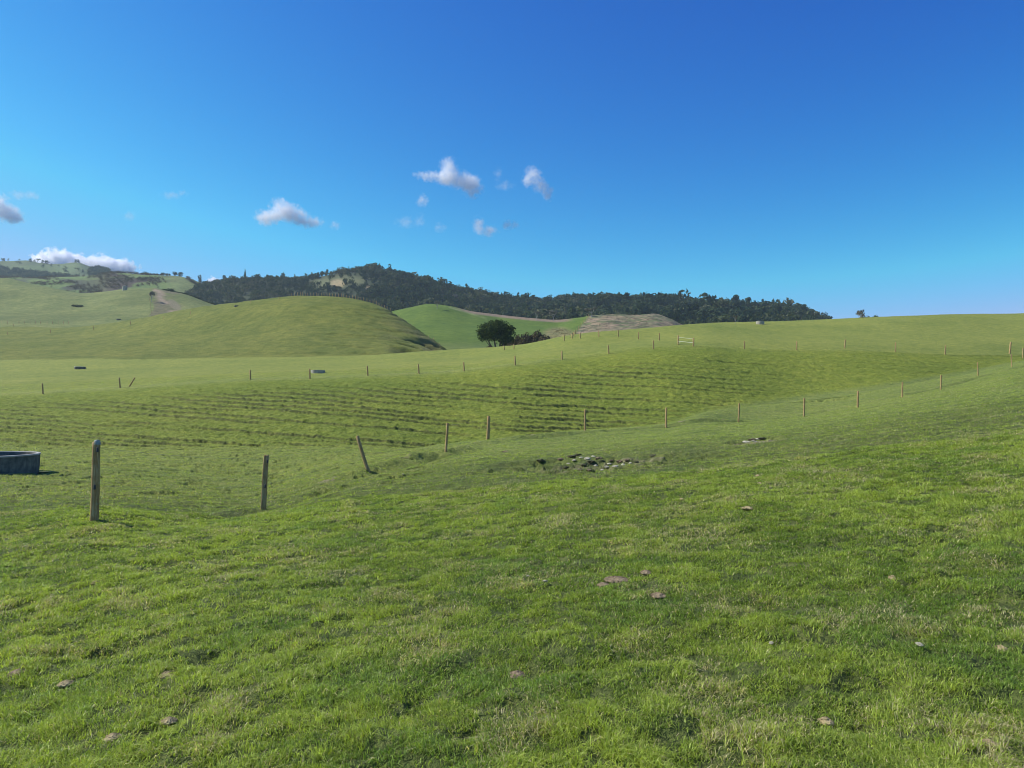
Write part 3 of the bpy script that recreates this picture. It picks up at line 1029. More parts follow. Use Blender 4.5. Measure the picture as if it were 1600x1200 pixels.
def trough(x, y, z, r, h, mat, rim, label, water=True, n=72):
    t = tag(empty('water_trough', (x, y, z)), label, 'trough', 'round concrete water troughs')
    w = .045 * r / 1.2 + .015
    link('wall', lathe('wall', [(r * .985, -.35), (r * .985, 0), (r, h * .5), (r * 1.0, h - .06), (r * 1.0, h - .055)], n, mat), t)
    link('rim', lathe('rim', [(r * 1.0, h - .055), (r * 1.012, h - .045), (r * 1.012, h - .008), (r * 1.0, h), (r - w, h), (r - w - .01, h - .02)], n, rim), t)
    link('lining', lathe('lining', [(r - w - .01, h - .02), (r - w - .03, .04), (.01, .03)], n, mat), t)
    if water:
        link('water', lathe('water', [(r - w - .012, h * .62), (.001, h * .62)], n, mw), t)
    return t


Yc = sight(24, 742)[1] + 1.15
xt, yt = base_at(-19, 742, Yc)
zf = EYE + elev(742.5) * (Yc - 1.25)
rimz = EYE + elev(709.3) * Yc
trough(xt, yt, zf, 69 / F * Yc, rimz - zf, M_CONC, M_RIM, 'large dark round stock trough cut by the left edge of the picture')


def far_trough(x0, x1, base, top, mat, rim, lab, dy=0):
    P, v = stand((x0 + x1) / 2, base, top)
    r = (x1 - x0) / 2 / F * P.y
    trough(P.x * (P.y + r) / P.y, P.y + r + dy, P.z, r, v.length, mat, rim, lab, True, 32)


far_trough(486, 507.5, 583.3, 578, M_PALE, M_RIM, 'pale round concrete trough behind the bank-top fence, sunlit at its left end')
far_trough(117, 133, 577, 572.6, M_CONC, M_RIM, 'small dark round trough alone on the pasture at the left')
far_trough(1181.5, 1194, 507, 501.3, M_PALE, M_RIM, 'pale round trough half on the skyline before the forest')
far_trough(366, 373, 479.5, 477, M_CONC, M_CONC, 'tiny dark trough on the left shoulder of the round hill')
far_trough(182, 188.5, 500.5, 498, M_CONC, M_CONC, 'tiny dark trough at the foot of the far left slope')
# water tank on the spur
P, v = stand(195, 453.5, 446.5)
tk = tag(empty('water_tank', P), 'small pale round water tank on the far left spur', 'tank')
rt = 3.6 / F * P.y
link('wall', lathe('wall', [(rt, -.5), (rt, v.length * .82)], 32, M_PALE), tk)
link('roof', lathe('roof', [(rt * 1.03, v.length * .82), (rt * 1.03, v.length * .86), (rt * .5, v.length * .97), (.01, v.length)], 32, M_PALE), tk)
# puddle by the trough
pp = sight(69, 738.5)
V = [(0, 0, 0)] + [(.14 * math.cos(a / 14 * 6.283) * (1 + .2 * math.sin(a * 2.1)), .16 * math.sin(a / 14 * 6.283) * (1 + .2 * math.cos(a * 1.7)), 0) for a in range(14)]
me = bpy.data.meshes.new('puddle'); me.from_pydata(V, [], [(0, 1 + a, 1 + (a + 1) % 14) for a in range(14)])
mp, n_, o2 = new_mat('puddle_water'); b_ = N(n_, 'ShaderNodeBsdfPrincipled'); b_.inputs['Base Color'].default_value = (.1, .11, .12, 1); b_.inputs['Roughness'].default_value = .12; n_.links.new(b_.outputs[0], o2.inputs[0])
me.materials.append(mp)
tag(link('puddle', me, None, (pp[0], pp[1], pp[2] + .03)), kind='structure')

# ------------------------------------------------------------------ stones, clods, dung
def lump_mesh(name, seed, flat, mat, sub=2, amp=.35, freq=2.0):
    bm = bmesh.new(); bmesh.ops.create_icosphere(bm, subdivisions=sub, radius=1)
    co = np.array([v.co[:] for v in bm.verts])
    d = 1 + (fbm(co[:, 0] * freq + seed, co[:, 1] * freq + co[:, 2] * 1.7, seed, 4) - .5) * 2 * amp + (fbm(co[:, 2] * 5 + seed, co[:, 0] * 5 + co[:, 1] * 4, seed + 5, 2) - .5) * amp
    for v, k in zip(bm.verts, d): v.co *= k; v.co.z *= flat
    me = bpy.data.meshes.new(name); bm.to_mesh(me); bm.free(); me.materials.append(mat)
    return me


M_STONE = plain_mat('limestone', (0.34, 0.30, 0.19), (0.68, 0.62, 0.46), 3, .9, .8, .05)
M_CLOD = plain_mat('turf_clod', (0.05, 0.055, 0.02), (0.16, 0.15, 0.06), 4, .95, .9, .08)
M_EARTH = plain_mat('dry_earth', (0.13, 0.09, 0.045), (0.33, 0.25, 0.145), 6, .95, 1.0, .05)
M_DUNG = plain_mat('dry_dung', (0.17, 0.125, 0.05), (0.50, 0.40, 0.20), 8, .95, 1.0, .03)
stones = [lump_mesh('stone', s, .6, M_STONE) for s in (1, 2, 3)]
clods = [lump_mesh('turf_clod', s + 20, .55, M_CLOD, 3, .5) for s in (1, 2, 3)]
earths = [lump_mesh('earth_clod', s + 40, .55, M_EARTH, 3, .5) for s in (1, 2)]
GS = 'stones and clods in the stony hollow'
hollow = [
    (876, 718, 4.5, 'e', 'brown earth clod near the left end of the stony hollow'), (893, 714.5, 7, 'c', 'dark turf overhang at the back of the stony hollow'), (903, 712, 6, 'c', 'dark turf lump highest at the back of the stony hollow'),
    (884, 731, 5, 'c', 'dark turf lump lowest at the left front of the hollow'), (918, 717.5, 5.5, 's', 'largest pale stone in the left half of the hollow'), (924, 722, 6, 'c', 'dark clod right below the largest pale stone'),
    (935, 717, 5.5, 'e', 'pinkish earth clod in the middle of the hollow'), (939, 721, 4, 'c', 'dark clod under the pinkish earth clod'), (908, 715.5, 3.5, 's', 'small pale stone left of the largest stone'),
    (941, 735, 3.5, 's', 'pale stone at the lowest tip of the stony row'), (948, 731, 4, 's', 'pale stone second from the lower tip of the stony row'), (962, 729.5, 4.5, 's', 'pale stone in the middle of the stony row'),
    (974, 726.5, 4, 's', 'pale stone at the upper end of the stony row'), (968, 722, 5, 'e', 'brown earth clod above the stony row'), (980, 719.5, 4.5, 'e', 'brown earth clod above the upper end of the stony row'),
    (994, 722, 3.5, 'c', 'small dark turf clod at the right rim of the hollow'), (907, 735, 4, 'e', 'brown earth clod at the front of the hollow, left of middle'), (921, 735.5, 4, 'e', 'brown earth clod at the front of the hollow, below the middle'),
    (1022, 713, 5.5, 'c', 'separate dark turf lump right of the stony hollow'), (845, 720.5, 6.5, 'c', 'separate dark turf lump left of the stony hollow'),
    (897, 720, 3.5, 's', 'pale stone at the left of the hollow below the dark overhang'), (927, 713.5, 3, 's', 'small pale stone at the back rim of the hollow'), (952, 725.5, 3.2, 's', 'small pale stone just above the stony row'), (931, 728, 3.2, 's', 'small pale stone alone in the centre of the hollow'), (985, 724, 3.2, 's', 'pale stone at the right rim under the brown clods'), (888, 725, 2.8, 's', 'small pale stone at the lower left of the hollow'),
    (912, 727, 4, 'c', 'dark turf clod inside the hollow, left of its centre'), (955, 720, 3.2, 'e', 'small earth clod between the pinkish clod and the right end'), 
]
for i, (px, row, rr, k, lab) in enumerate(hollow):
    x, y, z = sight(px, row)
    lib = {'s': stones, 'c': clods, 'e': earths}[k]
    r = rr / F * y
    o = link({'s': 'stone', 'c': 'turf_clod', 'e': 'earth_clod'}[k], lib[i % len(lib)], None, (x, y, z + r * .1))
    o.scale = (r * random.uniform(.9, 1.4), r, r * random.uniform(.7, .9)); o.rotation_euler = (0, 0, random.uniform(0, 6))
    tag(o, lab, {'s': 'stone', 'c': 'turf clod', 'e': 'earth clod'}[k], GS)
for i, (px, row, rr, k, lab) in enumerate([
        (1167, 691.5, 5, 's', 'pale stone at the left tip of the small slip'), (1177, 690.5, 4, 's', 'pale stone in the middle of the small slip'), (1185, 687, 3.6, 's', 'pale stone at the upper right of the small slip'),
        (1192, 686, 5, 'c', 'dark turf lump at the right end of the small slip'), (1176, 687.5, 5, 'e', 'brown earth lip along the top of the small slip')]):
    x, y, z = sight(px, row)
    lib = {'s': stones, 'c': clods, 'e': earths}[k]; r = rr / F * y
    o = link({'s': 'stone', 'c': 'turf_clod', 'e': 'earth_clod'}[k], lib[i % 2], None, (x, y, z + r * .1))
    o.scale = (r * 1.5, r, r * .7); o.rotation_euler = (0, 0, random.uniform(-.4, .4))
    tag(o, lab, {'s': 'stone', 'c': 'turf clod', 'e': 'earth clod'}[k], 'stones and clods in the small slip')


def crumbs(name, rx, ry, cnt, s0, s1, mat, seed):
    s0 *= .62; s1 *= .62; cnt = int(cnt * 2.0)
    """a low crumbly heap: one mesh of many joined lumps"""
    r_ = np.random.default_rng(seed)
    bm = bmesh.new()
    for i in range(cnt):
        a = r_.uniform(0, 6.283); q = r_.uniform(0, 1) ** .6
        x, y = rx * q * math.cos(a), ry * q * math.sin(a)
        s = r_.uniform(s0, s1) * (1.2 - .5 * q)
        R = Matrix.Translation((x, y, .0 + .012 * (1 - q))) @ Matrix.Rotation(r_.uniform(0, 6), 4, 'Z') @ Matrix.Diagonal((s * r_.uniform(.8, 1.6), s, s * .7, 1))
        g = bmesh.ops.create_icosphere(bm, subdivisions=1, radius=1, matrix=R)
        for v in g['verts']: v.co += Vector(r_.normal(0, s * .13, 3))
    me = bpy.data.meshes.new(name); bm.to_mesh(me); bm.free(); me.materials.append(mat)
    return me


dirt = [  # px,row,width px,kind,label
    (963, 907, 34, 'e', 'largest bare crumbly earth patch in the foreground grass'), (943, 915, 16, 'e', 'small tail of bare earth left of the largest earth patch'), (1009, 896, 14, 'e', 'small earth heap upper right of the largest earth patch'), (1028, 932, 22, 'e', 'brown grassy earth heap lower right of the largest patch'),
    (807, 1056, 22, 'e', 'earth heap near the bottom centre with a dark shadow'), (1168, 795, 15, 'd', 'pale dry dung heap below the small slip'), (1186, 757, 10, 'd', 'small pale dung heap nearer the small slip'), (1184, 745, 7, 'd', 'tiny pale dung speck nearest the small slip'),
    (150, 912, 12, 'd', 'straw-coloured dung heap high at the left of the foreground'), (262, 1056, 26, 'd', 'straw-coloured dung heap at the lower left beside a dark hollow'), (103, 1070, 20, 'd', 'straw-coloured dung heap left of two others at the lower left'),
    (263, 1129, 22, 'd', 'straw-coloured dung heap lower down under the dark hollow'), (176, 1155, 22, 'd', 'straw-coloured dung heap nearest the bottom left'), (28, 1053, 22, 'e', 'brown twiggy heap at the left edge of the picture'),
    (1437, 1016, 14, 's', 'pale flat stone at the lower right'), (852, 914, 9, 's', 'small white stone left of the largest earth patch'), (825, 905, 6, 's', 'tiny pale stone upper left of the small white stone'), (1205, 1012, 9, 's', 'small pale stone right of the bottom centre'), (1563, 1016, 18, 'd', 'straw-coloured patch near the right edge'),
    (1290, 1130, 20, 'd', 'dry brown patch near the bottom, right of centre'), (1545, 1165, 24, 'd', 'dry brown patch at the bottom right'), (790, 706, 9, 'e', 'pinkish earth speck behind the foreground rise'), (630, 744, 4, 's', 'tiny pale bluish stone right of the leaning post'),
    (1065, 782, 7, 'd', 'tiny dung speck in the middle of the slope'), (1395, 905, 12, 'd', 'dry straw patch halfway up the right side'),
]
dirtmask = []
for i, (px, row, w, k, lab) in enumerate(dirt):
    x, y, z = sight(px, row)
    wm = w / F * y * (1.0 if k != 'd' else .9)
    if k == 's':
        o = link('stone', stones[i % 3], None, (x, y, z + wm * .25 + .02)); o.scale = (wm * .5, wm * .4, wm * .35); o.rotation_euler = (.2, .1, i)
        tag(o, lab, 'stone', 'loose stones in the grass')
    else:
        me = crumbs('earth_heap' if k == 'e' else 'dung_heap', wm * .55, wm * .62, int(40 + w * 3), .008 + .0008 * y, .016 + .0018 * y, M_EARTH if k == 'e' else M_DUNG, i)
        o = link('earth_heap' if k == 'e' else 'dung_heap', me, None, (x, y, z + .005))
        tag(o, lab, 'earth heap' if k == 'e' else 'dung heap', 'earth heaps in the grass' if k == 'e' else 'dung heaps in the grass')
        dirtmask.append((x, y, wm * .72 if k == 'e' else wm * .5))

# ------------------------------------------------------------------ grass
def grass_mat():
    m, n, out = new_mat('grass_blades')
    c = attr(n, 'col', 'Color')
    d = N(n, 'ShaderNodeBsdfPrincipled'); n.links.new(c, d.inputs['Base Color']); d.inputs['Roughness'].default_value = .45
    d.inputs['Specular IOR Level'].default_value = .35
    t = N(n, 'ShaderNodeBsdfTranslucent'); n.links.new(mixc(n, 1.0, c, (1.25, 1.3, 0.55), 'MULTIPLY'), t.inputs[0])
    mx = N(n, 'ShaderNodeMixShader'); mx.inputs[0].default_value = .42
    n.links.new(d.outputs[0], mx.inputs[1]); n.links.new(t.outputs[0], mx.inputs[2]); n.links.new(mx.outputs[0], out.inputs[0])
    return m


def grass(name, y0, y1, cnt, pw, hbase, wbase, seed, bend):
    r = np.random.default_rng(seed)
    # spread a few metres past the view on both sides so that the turf carries on
    ygr = np.geomspace(y0, y1, 4000); MARG = 3.5
    pdf = ygr ** -pw * (.8 * ygr + MARG); cdf = np.concatenate([[0], np.cumsum((pdf[1:] + pdf[:-1]) / 2 * np.diff(ygr))])
    cnt = int(cnt * cdf[-1] / np.trapezoid(ygr ** -pw * .8 * ygr, ygr)) if hasattr(np, 'trapezoid') else int(cnt * cdf[-1] / np.trapz(ygr ** -pw * .8 * ygr, ygr))
    yy = np.interp(r.uniform(0, cdf[-1], cnt), cdf, ygr)
    xx = r.uniform(-1, 1, cnt) * (.8 * yy + MARG)
    side = np.abs(xx) > .74 * yy + .4
    s_keep = ~side | (r.uniform(0, 1, cnt) < .45)
    xx = xx[s_keep]; yy = yy[s_keep]; side = side[s_keep]; cnt = len(xx)
    # clumps: pull blades together a little
    cl = fbm(xx * 5.5, yy * 5.5, 101, 3)
    big = fbm(xx * .7, yy * .7, 103, 4)
    keep = r.uniform(0, 1, cnt) < np.clip(.85 + (cl - .4) * 2.0, .6, 1)
    for (dx, dy, dr) in dirtmask:
        keep &= ((xx - dx) ** 2 + (yy - dy) ** 2) > (dr * .8) ** 2
    hole = fbm(xx * 8.5, yy * 8.5, 111, 2)
    keep &= ~((hole > .64) & (r.uniform(0, 1, cnt) < .85))
    if y1 > 20:
        keep &= ~((((xx - pitc[0]) / 3.0) ** 2 + ((yy - pitc[1]) / 2.3) ** 2 < 1) & (r.uniform(0, 1, cnt) < .6))
        keep &= ((xx - xt) ** 2 + (yy - yt) ** 2) > 1.5 ** 2
    xx = xx[keep]; yy = yy[keep]; side = side[keep]; cl = cl[keep]; big = big[keep]; n = len(xx)
    zz = A.z(xx, yy)
    vis = zz > -90
    dist = np.maximum(yy, 4) / 4
    cl2 = fbm(xx * 13, yy * 13, 102, 2)
    tall = np.clip((cl - .2) * 2.6, .6, 1.6) * np.clip(.85 + (big - .4) * .8, .7, 1.25) * np.clip(.75 + cl2 * .6, .8, 1.25)
    tall = np.maximum(tall, .72)
    h = (hbase * tall * r.uniform(.6, 1.2, n) + .008) * dist ** .12
    w = wbase * r.uniform(.7, 1.3, n) * dist ** .72 * np.where(side, 2.0, 1.0)
    az = r.uniform(0, 6.283, n); ln = r.uniform(.15, bend, n)
    # blades lean mostly one way in each clump
    lean = fbm(xx * 1.3, yy * 1.3, 105, 2) * 12
    dx = np.cos(lean) * .5 + np.cos(az); dy = np.sin(lean) * .5 + np.sin(az)
    nn = np.hypot(dx, dy) + 1e-6; dx /= nn; dy /= nn
    fa = r.uniform(0, 6.283, n); wx = np.cos(fa) * w * .5; wy = np.sin(fa) * w * .5
    base = np.stack([xx, yy, zz - .004], 1); off = np.stack([wx, wy, np.zeros(n)], 1)
    mid = base + np.stack([dx * h * ln * .35, dy * h * ln * .35, h * .62], 1)
    tip = base + np.stack([dx * h * ln, dy * h * ln, h * (1.05 - .42 * ln)], 1)
    # colour of each blade
    hue = r.uniform(0, 1, n)
    g1 = np.array((0.165, 0.255, 0.028)); g2 = np.array((0.42, 0.50, 0.085)); dry = np.array((0.62, 0.54, 0.30)); blue = np.array((0.12, 0.235, 0.045))
    f = np.clip(.55 + (big - .5) * 1.1 + (hue - .5) * .9 + (cl - .5) * 1.5, 0, 1)[:, None]
    c = g1 * (1 - f) + g2 * f
    lush = sstep(.60, .72, fbm(xx * 1.1 + 7, yy * 1.1, 107, 3))[:, None]
    c = c * (1 - lush * .35) + blue * 1.2 * lush * .35
    dz = np.clip((fbm(xx * 1.9, yy * 1.9, 109, 4) - .53) * 5, 0, 1)
    isdry = r.uniform(0, 1, n) < (.05 + .40 * dz)
    c = np.where(isdry[:, None], dry * r.uniform(.6, 1.15, (n, 1)), c)
    c = c * r.uniform(.6, 1.3, (n, 1))
    fd = (sstep(13, 30, yy) * .35)[:, None]
    c = c * (1 - fd) + np.array((0.47, 0.50, 0.15)) * fd
    if y1 <= 20:
        V = np.stack([base - off, base + off, mid + off * .75, mid - off * .75, tip], 1).reshape(-1, 3)
        k = np.arange(n)[:, None] * 5
        Fc = np.concatenate([k + np.array([[0, 1, 2]]), k + np.array([[0, 2, 3]]), k + np.array([[3, 2, 4]])], 0)
        C = np.repeat(c, 5, 0)
    else:
        V = np.stack([base - off, base + off, tip], 1).reshape(-1, 3)
        Fc = np.arange(n)[:, None] * 3 + np.array([[0, 1, 2]])
        C = np.repeat(c, 3, 0)
    return V, Fc, C


M_GRASS = grass_mat()
pitc = sight(930, 724)
V1, F1_, C1_ = grass('grass', 2.9, 14, 950000, 1.25, .031, .0046, 1, 2.0)
tag(link('grass', np_mesh('grass', V1, F1_, M_GRASS, False, {'col': C1_})), 'short sunlit pasture grass growing over the foreground slope', 'grass', None, 'stuff')
V1, F1_, C1_ = grass('grass', 13.5, 100, 1000000, 1.70, .036, .0042, 2, 1.9)
tag(link('grass', np_mesh('grass', V1, F1_, M_GRASS, False, {'col': C1_})), 'grazed grass covering the middle distance beyond the foreground slope', 'grass', None, 'stuff')
del V1, F1_, C1_
#@@END2
# ------------------------------------------------------------------ trees
M_BARK = plain_mat('bark', (0.05, 0.04, 0.03), (0.13, 0.11, 0.09), 3, .95)
M_PALEBARK = plain_mat('pale_bark', (0.26, 0.24, 0.20), (0.42, 0.40, 0.36), 3, .9)
M_DARKLEAF = leaf_mat('dark_evergreen', (0.022, 0.038, 0.014), (0.052, 0.078, 0.026), (0.12, 0.15, 0.05), .3, .9)
M_FOREST = leaf_mat('forest_leaves', (0.020, 0.038, 0.022), (0.055, 0.078, 0.036), (0.17, 0.16, 0.085), .25, .05)
M_SHRUB = leaf_mat('brown_shrub', (0.055, 0.046, 0.028), (0.11, 0.088, 0.055), (0.19, 0.155, 0.095), .2, .6)
M_GREYLEAF = leaf_mat('grey_twigs', (0.10, 0.10, 0.075), (0.16, 0.15, 0.12), (0.24, 0.22, 0.18), .2, .5)


def crown_arrays(lobes, n, size, seed, fill=.55):
    """leaf clumps spread through the lobes; lobes (x,y,z,rx,ry,rz) -> V (n*4,3), quads, tint"""
    r = np.random.default_rng(seed)
    L = np.array(lobes, float)
    wgt = (L[:, 3] * L[:, 4] + L[:, 3] * L[:, 5] + L[:, 4] * L[:, 5]); wgt /= wgt.sum()
    k = r.choice(len(L), n, p=wgt)
    d = r.normal(size=(n, 3)); d /= np.linalg.norm(d, axis=1)[:, None]
    q = fill + (1 - fill) * r.uniform(0, 1, n) ** .6
    # ragged outline: push by noise
    ang = np.arctan2(d[:, 1], d[:, 0])
    rag = 1 + (fbm(ang * 1.9 + k * 3.1 + seed, d[:, 2] * 2.6 + k, seed, 3) - .5) * .75
    c = L[k, :3] + d * L[k, 3:6] * (q * rag)[:, None]
    nrm = d + r.normal(size=(n, 3)) * .7; nrm /= np.linalg.norm(nrm, axis=1)[:, None]
    a = np.cross(nrm, r.normal(size=(n, 3))); a /= np.linalg.norm(a, axis=1)[:, None]
    b = np.cross(nrm, a)
    s = size * r.uniform(.5, 1.3, n)[:, None]
    V = np.stack([c - a * s - b * s * .6, c + a * s * .9 - b * s * .5, c + a * s * .6 + b * s * .8, c - a * s * .5 + b * s * .7], 1).reshape(-1, 3)
    tint = np.repeat(r.uniform(.25, .75, n) + (k % 3 - 1) * .12, 4)
    Fc = np.arange(n)[:, None] * 4 + np.arange(4)[None, :]
    return V, Fc, tint


def limbs(name, segs, mat, n=6):
    """segs: (p0, p1, r0, r1)"""
    V = []; Fc = []
    for p0, p1, r0, r1 in segs:
        p0 = Vector(p0); p1 = Vector(p1); d = (p1 - p0).normalized()
        a = d.orthogonal().normalized(); b = d.cross(a); k = len(V)
        for p, r in ((p0, r0), (p0.lerp(p1, .5) + a * r0 * .5, (r0 + r1) / 2), (p1, r1)):
            for j in range(n):
                t = j / n * 6.2832
                V.append(p + a * (r * math.cos(t)) + b * (r * math.sin(t)))
        for m in range(2):
            for j in range(n):
                Fc.append((k + m * n + j, k + m * n + (j + 1) % n, k + (m + 1) * n + (j + 1) % n, k + (m + 1) * n + j))
    return np_mesh(name, V, Fc, mat, True)


def make_tree(name, lobes, segs, nleaf, lsize, seed, leafm, barkm, fill=.5):
    t = empty(name)
    link('trunk', limbs('trunk', segs, barkm), t)
    V, Fc, ti = crown_arrays(lobes, nleaf, lsize, seed, fill)
    link('crown', np_mesh('crown', V, Fc, leafm, False, {'tint': ti}), t)
    return t


def grow(t, px, top, Y, width=None, unit=(1.0, 1.0), base=None):
    """stand a unit tree (height 1) so that its top is seen at (px, top)"""
    if base is not None:
        x, y, z = sight(px, base)
    else:
        ux, _ = ray(px, top); x, y = ux * Y, Y
        z = float(ground(np.array([x]), np.array([y]))[0])
    h = max(EYE + elev(top) * y - z, 1.0)
    w = (width / F * y) if width else h
    t.location = (x, y, z - .02 * h)
    t.scale = (w / unit[0], w / unit[0], h / unit[1])
    return t


# the big dark many-stemmed tree (metres, 8 m high built, scaled after)
lob = [(0, 0, .66, .37, .33, .27), (-.15, -.1, .56, .27, .22, .17), (.2, -.1, .5, .26, .22, .17), (-.3, .1, .84, .12, .12, .09), (.05, 0, .95, .13, .13, .06), (.42, 0, .78, .1, .1, .08), (-.32, 0, .70, .26, .24, .2), (-.12, 0, .83, .24, .24, .17), (.12, .05, .82, .26, .24, .17), (.33, 0, .66, .24, .24, .2), (0, .1, .66, .4, .3, .2), (.36, -.05, .42, .17, .2, .12), (-.38, 0, .52, .17, .2, .14), (.22, .1, .36, .16, .16, .12), (-.05, -.15, .75, .3, .2, .18), (-.43, 0, .64, .13, .15, .1)]
sg = [((-.02, 0, -.05), (-.24, 0, .42), .030, .018), ((-.24, 0, .42), (-.36, 0, .72), .018, .008), ((0, 0, -.05), (-.08, .02, .5), .032, .02), ((-.08, .02, .5), (-.14, 0, .85), .02, .008), ((.03, 0, -.05), (.12, 0, .5), .03, .018), ((.12, 0, .5), (.2, 0, .85), .018, .007), ((.05, 0, .1), (.3, 0, .48), .02, .01), ((.3, 0, .48), (.38, 0, .7), .01, .005), ((-.03, 0, .05), (-.3, 0, .4), .018, .01), ((-.3, 0, .4), (-.42, 0, .6), .01, .005)]
t = make_tree('broad_tree', lob, sg, 9000, .021, 5, M_DARKLEAF, M_BARK, .25)
grow(t, 776, 497.5, 168, 56, (1.02, 1.02))
tag(t, 'big dark many-stemmed evergreen tree standing alone in the valley', 'tree')

# brown shrubs beside it
shl = [(0, 0, .5, .42, .42, .46), (-.28, 0, .36, .3, .3, .34), (.28, .05, .38, .3, .3, .34), (.05, -.1, .3, .4, .3, .3)]
shs = [((0, 0, -.05), (-.2, 0, .5), .02, .008), ((0, 0, -.05), (.18, 0, .6), .02, .008), ((0, 0, -.05), (.02, 0, .75), .02, .008)]
shrub0 = make_tree('shrub', shl, shs, 1900, .05, 9, M_SHRUB, M_BARK, .4)
GSH = 'brown shrubs beside the big dark tree'
for i, (px, top, w, y, lab) in enumerate([
        (809, 522, 22, 176, 'brown shrub touching the right side of the big dark tree'), (823, 518.5, 24, 172, 'wide brown shrub, second from the big dark tree'), (840, 514.5, 22, 172, 'tallest brown shrub in the group by the big dark tree'),
        (851, 522, 20, 168, 'reddish brown shrub sloping down beside the tallest shrub'), (860, 531, 16, 160, 'lowest brown shrub at the right end of the group'), (816, 533, 16, 158, 'pale small shrub in front of the brown shrub group'),
        (834, 532, 16, 157, 'small grey-green shrub in front of the tallest brown shrub'), (766, 539, 12, 160, 'low greyish bush at the left foot of the big dark tree'), (798, 534, 14, 160, 'low shrub between the dark tree trunks and the brown shrubs')]):
    t = shrub0 if i == 0 else copy_tree(shrub0)
    grow(t, px, top, y, w * 1.35, (1.15, .98)); t.rotation_euler = (0, 0, i * 1.3)
    tag(t, lab, 'shrub', GSH)

# conifers, umbrella pines, round trees, grey bare trees as unit models
def unit_round(seed, leafm=None, n=420, ls=.055):
    r = random.Random(seed)
    lb = [(r.uniform(-.28, .28), r.uniform(-.25, .25), r.uniform(.32, .8), r.uniform(.2, .34), r.uniform(.2, .3), r.uniform(.16, .26)) for _ in range(8)] + [(0, 0, .3, .3, .3, .3)]
    sg = [((0, 0, -.05), (r.uniform(-.05, .05), 0, .55), .03, .02)] + [((0, 0, .3), (l[0], l[1], l[2]), .02, .006) for l in lb]
    return make_tree('broadleaf_tree', lb, sg, n, ls, seed, leafm or M_FOREST, M_BARK, .45)


def unit_umbrella(seed):
    r = random.Random(seed)
    lb = [(r.uniform(-.35, .35), r.uniform(-.2, .2), r.uniform(.80, .90), .26, .24, .075) for _ in range(5)]
    sg = [((0, 0, -.05), (.03, 0, .5), .035, .022)] + [((.03, 0, .5), (l[0], l[1], l[2]), .018, .006) for l in lb]
    return make_tree('umbrella_pine', lb, sg, 260, .05, seed, M_DARKLEAF, M_BARK, .3)


def unit_conifer(seed):
    lb = [(0, 0, .2 + .75 * k / 7, .36 * (1 - k / 8.5), .36 * (1 - k / 8.5), .10) for k in range(8)]
    return make_tree('conifer', lb, [((0, 0, -.05), (0, 0, .95), .03, .005)], 420, .05, seed, M_DARKLEAF, M_BARK, .3)


def unit_grey(seed, leaf=True):
    r = random.Random(seed)
    sg = [((0, 0, -.05), (.03, 0, .38), .032, .02)]
    lb = []
    for k in range(9):
        a = r.uniform(0, 6.28); rr = r.uniform(.2, .42); z = r.uniform(.6, .95)
        e = (rr * math.cos(a), rr * math.sin(a) * .7, z)
        sg.append(((.03, 0, .3), e, .014, .005)); lb.append((e[0], e[1], e[2], .17, .15, .11))
    return make_tree('grey_tree', lb, sg, 420, .04, seed, M_GREYLEAF, M_PALEBARK, .2)


rd = [unit_round(s) for s in (31, 32, 33)]
um = unit_umbrella(41); co = unit_conifer(51); gy = unit_grey(61)
used = set()


def plant(proto, px, top, Y, w, lab, group, base=None, cat='tree'):
    t = copy_tree(proto) if proto in used else proto
    used.add(proto)
    grow(t, px, top, Y, w, (1.05, 1.0), base)
    t.rotation_euler = (0, 0, random.uniform(0, 6.28))
    tag(t, lab, cat, group)


GR = 'single trees standing out on the far ridges'
plant(um, 59, 403.8, 1195, 10, 'lone umbrella-shaped tree on the far left skyline', GR)
plant(rd[1], 312, 428, 800, 7, 'small dark tree in the dip of the left skyline', GR)
plant(rd[2], 350, 428.5, 765, 8, 'small rounded tree left of the dark conifer on the ridge', GR)
plant(rd[0], 361, 428.5, 765, 7, 'small rounded tree nearest the dark conifer on the ridge', GR)
plant(co, 383, 420.5, 762, 11, 'dark conifer rising above the forest ridge on the left', GR)
plant(rd[0], 442, 423.5, 762, 10, 'round dark tree rising above the forest ridge right of the conifer', GR)
for px, top, w, k, lab in [(196, 424.5, 7, 0, 'small dark tree right of the horizon cloud'), (228, 424, 8, 1, 'dark tree left of the green dome on the skyline'), (255, 425.5, 9, 2, 'dark tree at the left edge of the green dome'),
                           (265, 426.5, 5, 0, 'small dark tree on the crown of the green dome'), (274, 424, 10, 1, 'leftmost of the large dark trees on the green dome'), (283, 424.5, 11, 2, 'rightmost dark tree on the green dome')]:
    plant(rd[k], px, top, 770, w, lab, GR)
for px, top, w, k, lab in [(536, 424, 8, 0, 'first small tree on the left slope of the ridge summit'), (545, 420, 9, 1, 'tree left of the summit clump'), (557, 417.5, 10, 2, 'left tree of the summit clump'), (569, 413, 12, 0, 'highest tree on the ridge summit'),
                           (578, 418, 9, 1, 'right tree of the summit clump'), (616, 421.5, 11, 2, 'left of the two trees right of the summit'), (631, 420.5, 8, 0, 'right of the two trees right of the summit')]:
    plant(rd[k], px, top, 762, w, lab, GR)
for px, top, w, k, lab in [(1221, 471, 11, 0, 'left of the two tall trees near the right end of the forest'), (1234, 470.5, 11, 1, 'right of the two tall trees near the right end of the forest'), (1261, 483, 10, 2, 'rounded tree behind the right end of the forest'),
                           (1275, 486, 10, 0, 'tree second from the right end of the forest'), (1288, 486, 12, 1, 'tree at the right end of the forest'), (1303, 497.5, 5, 2, 'tiny treetop just beyond the right end of the forest'), (1314, 497.5, 4, 0, 'tiniest separate treetop right of the forest')]:
    plant(rd[k], px, top, 755, w, lab, GR)
gy2 = unit_grey(67)
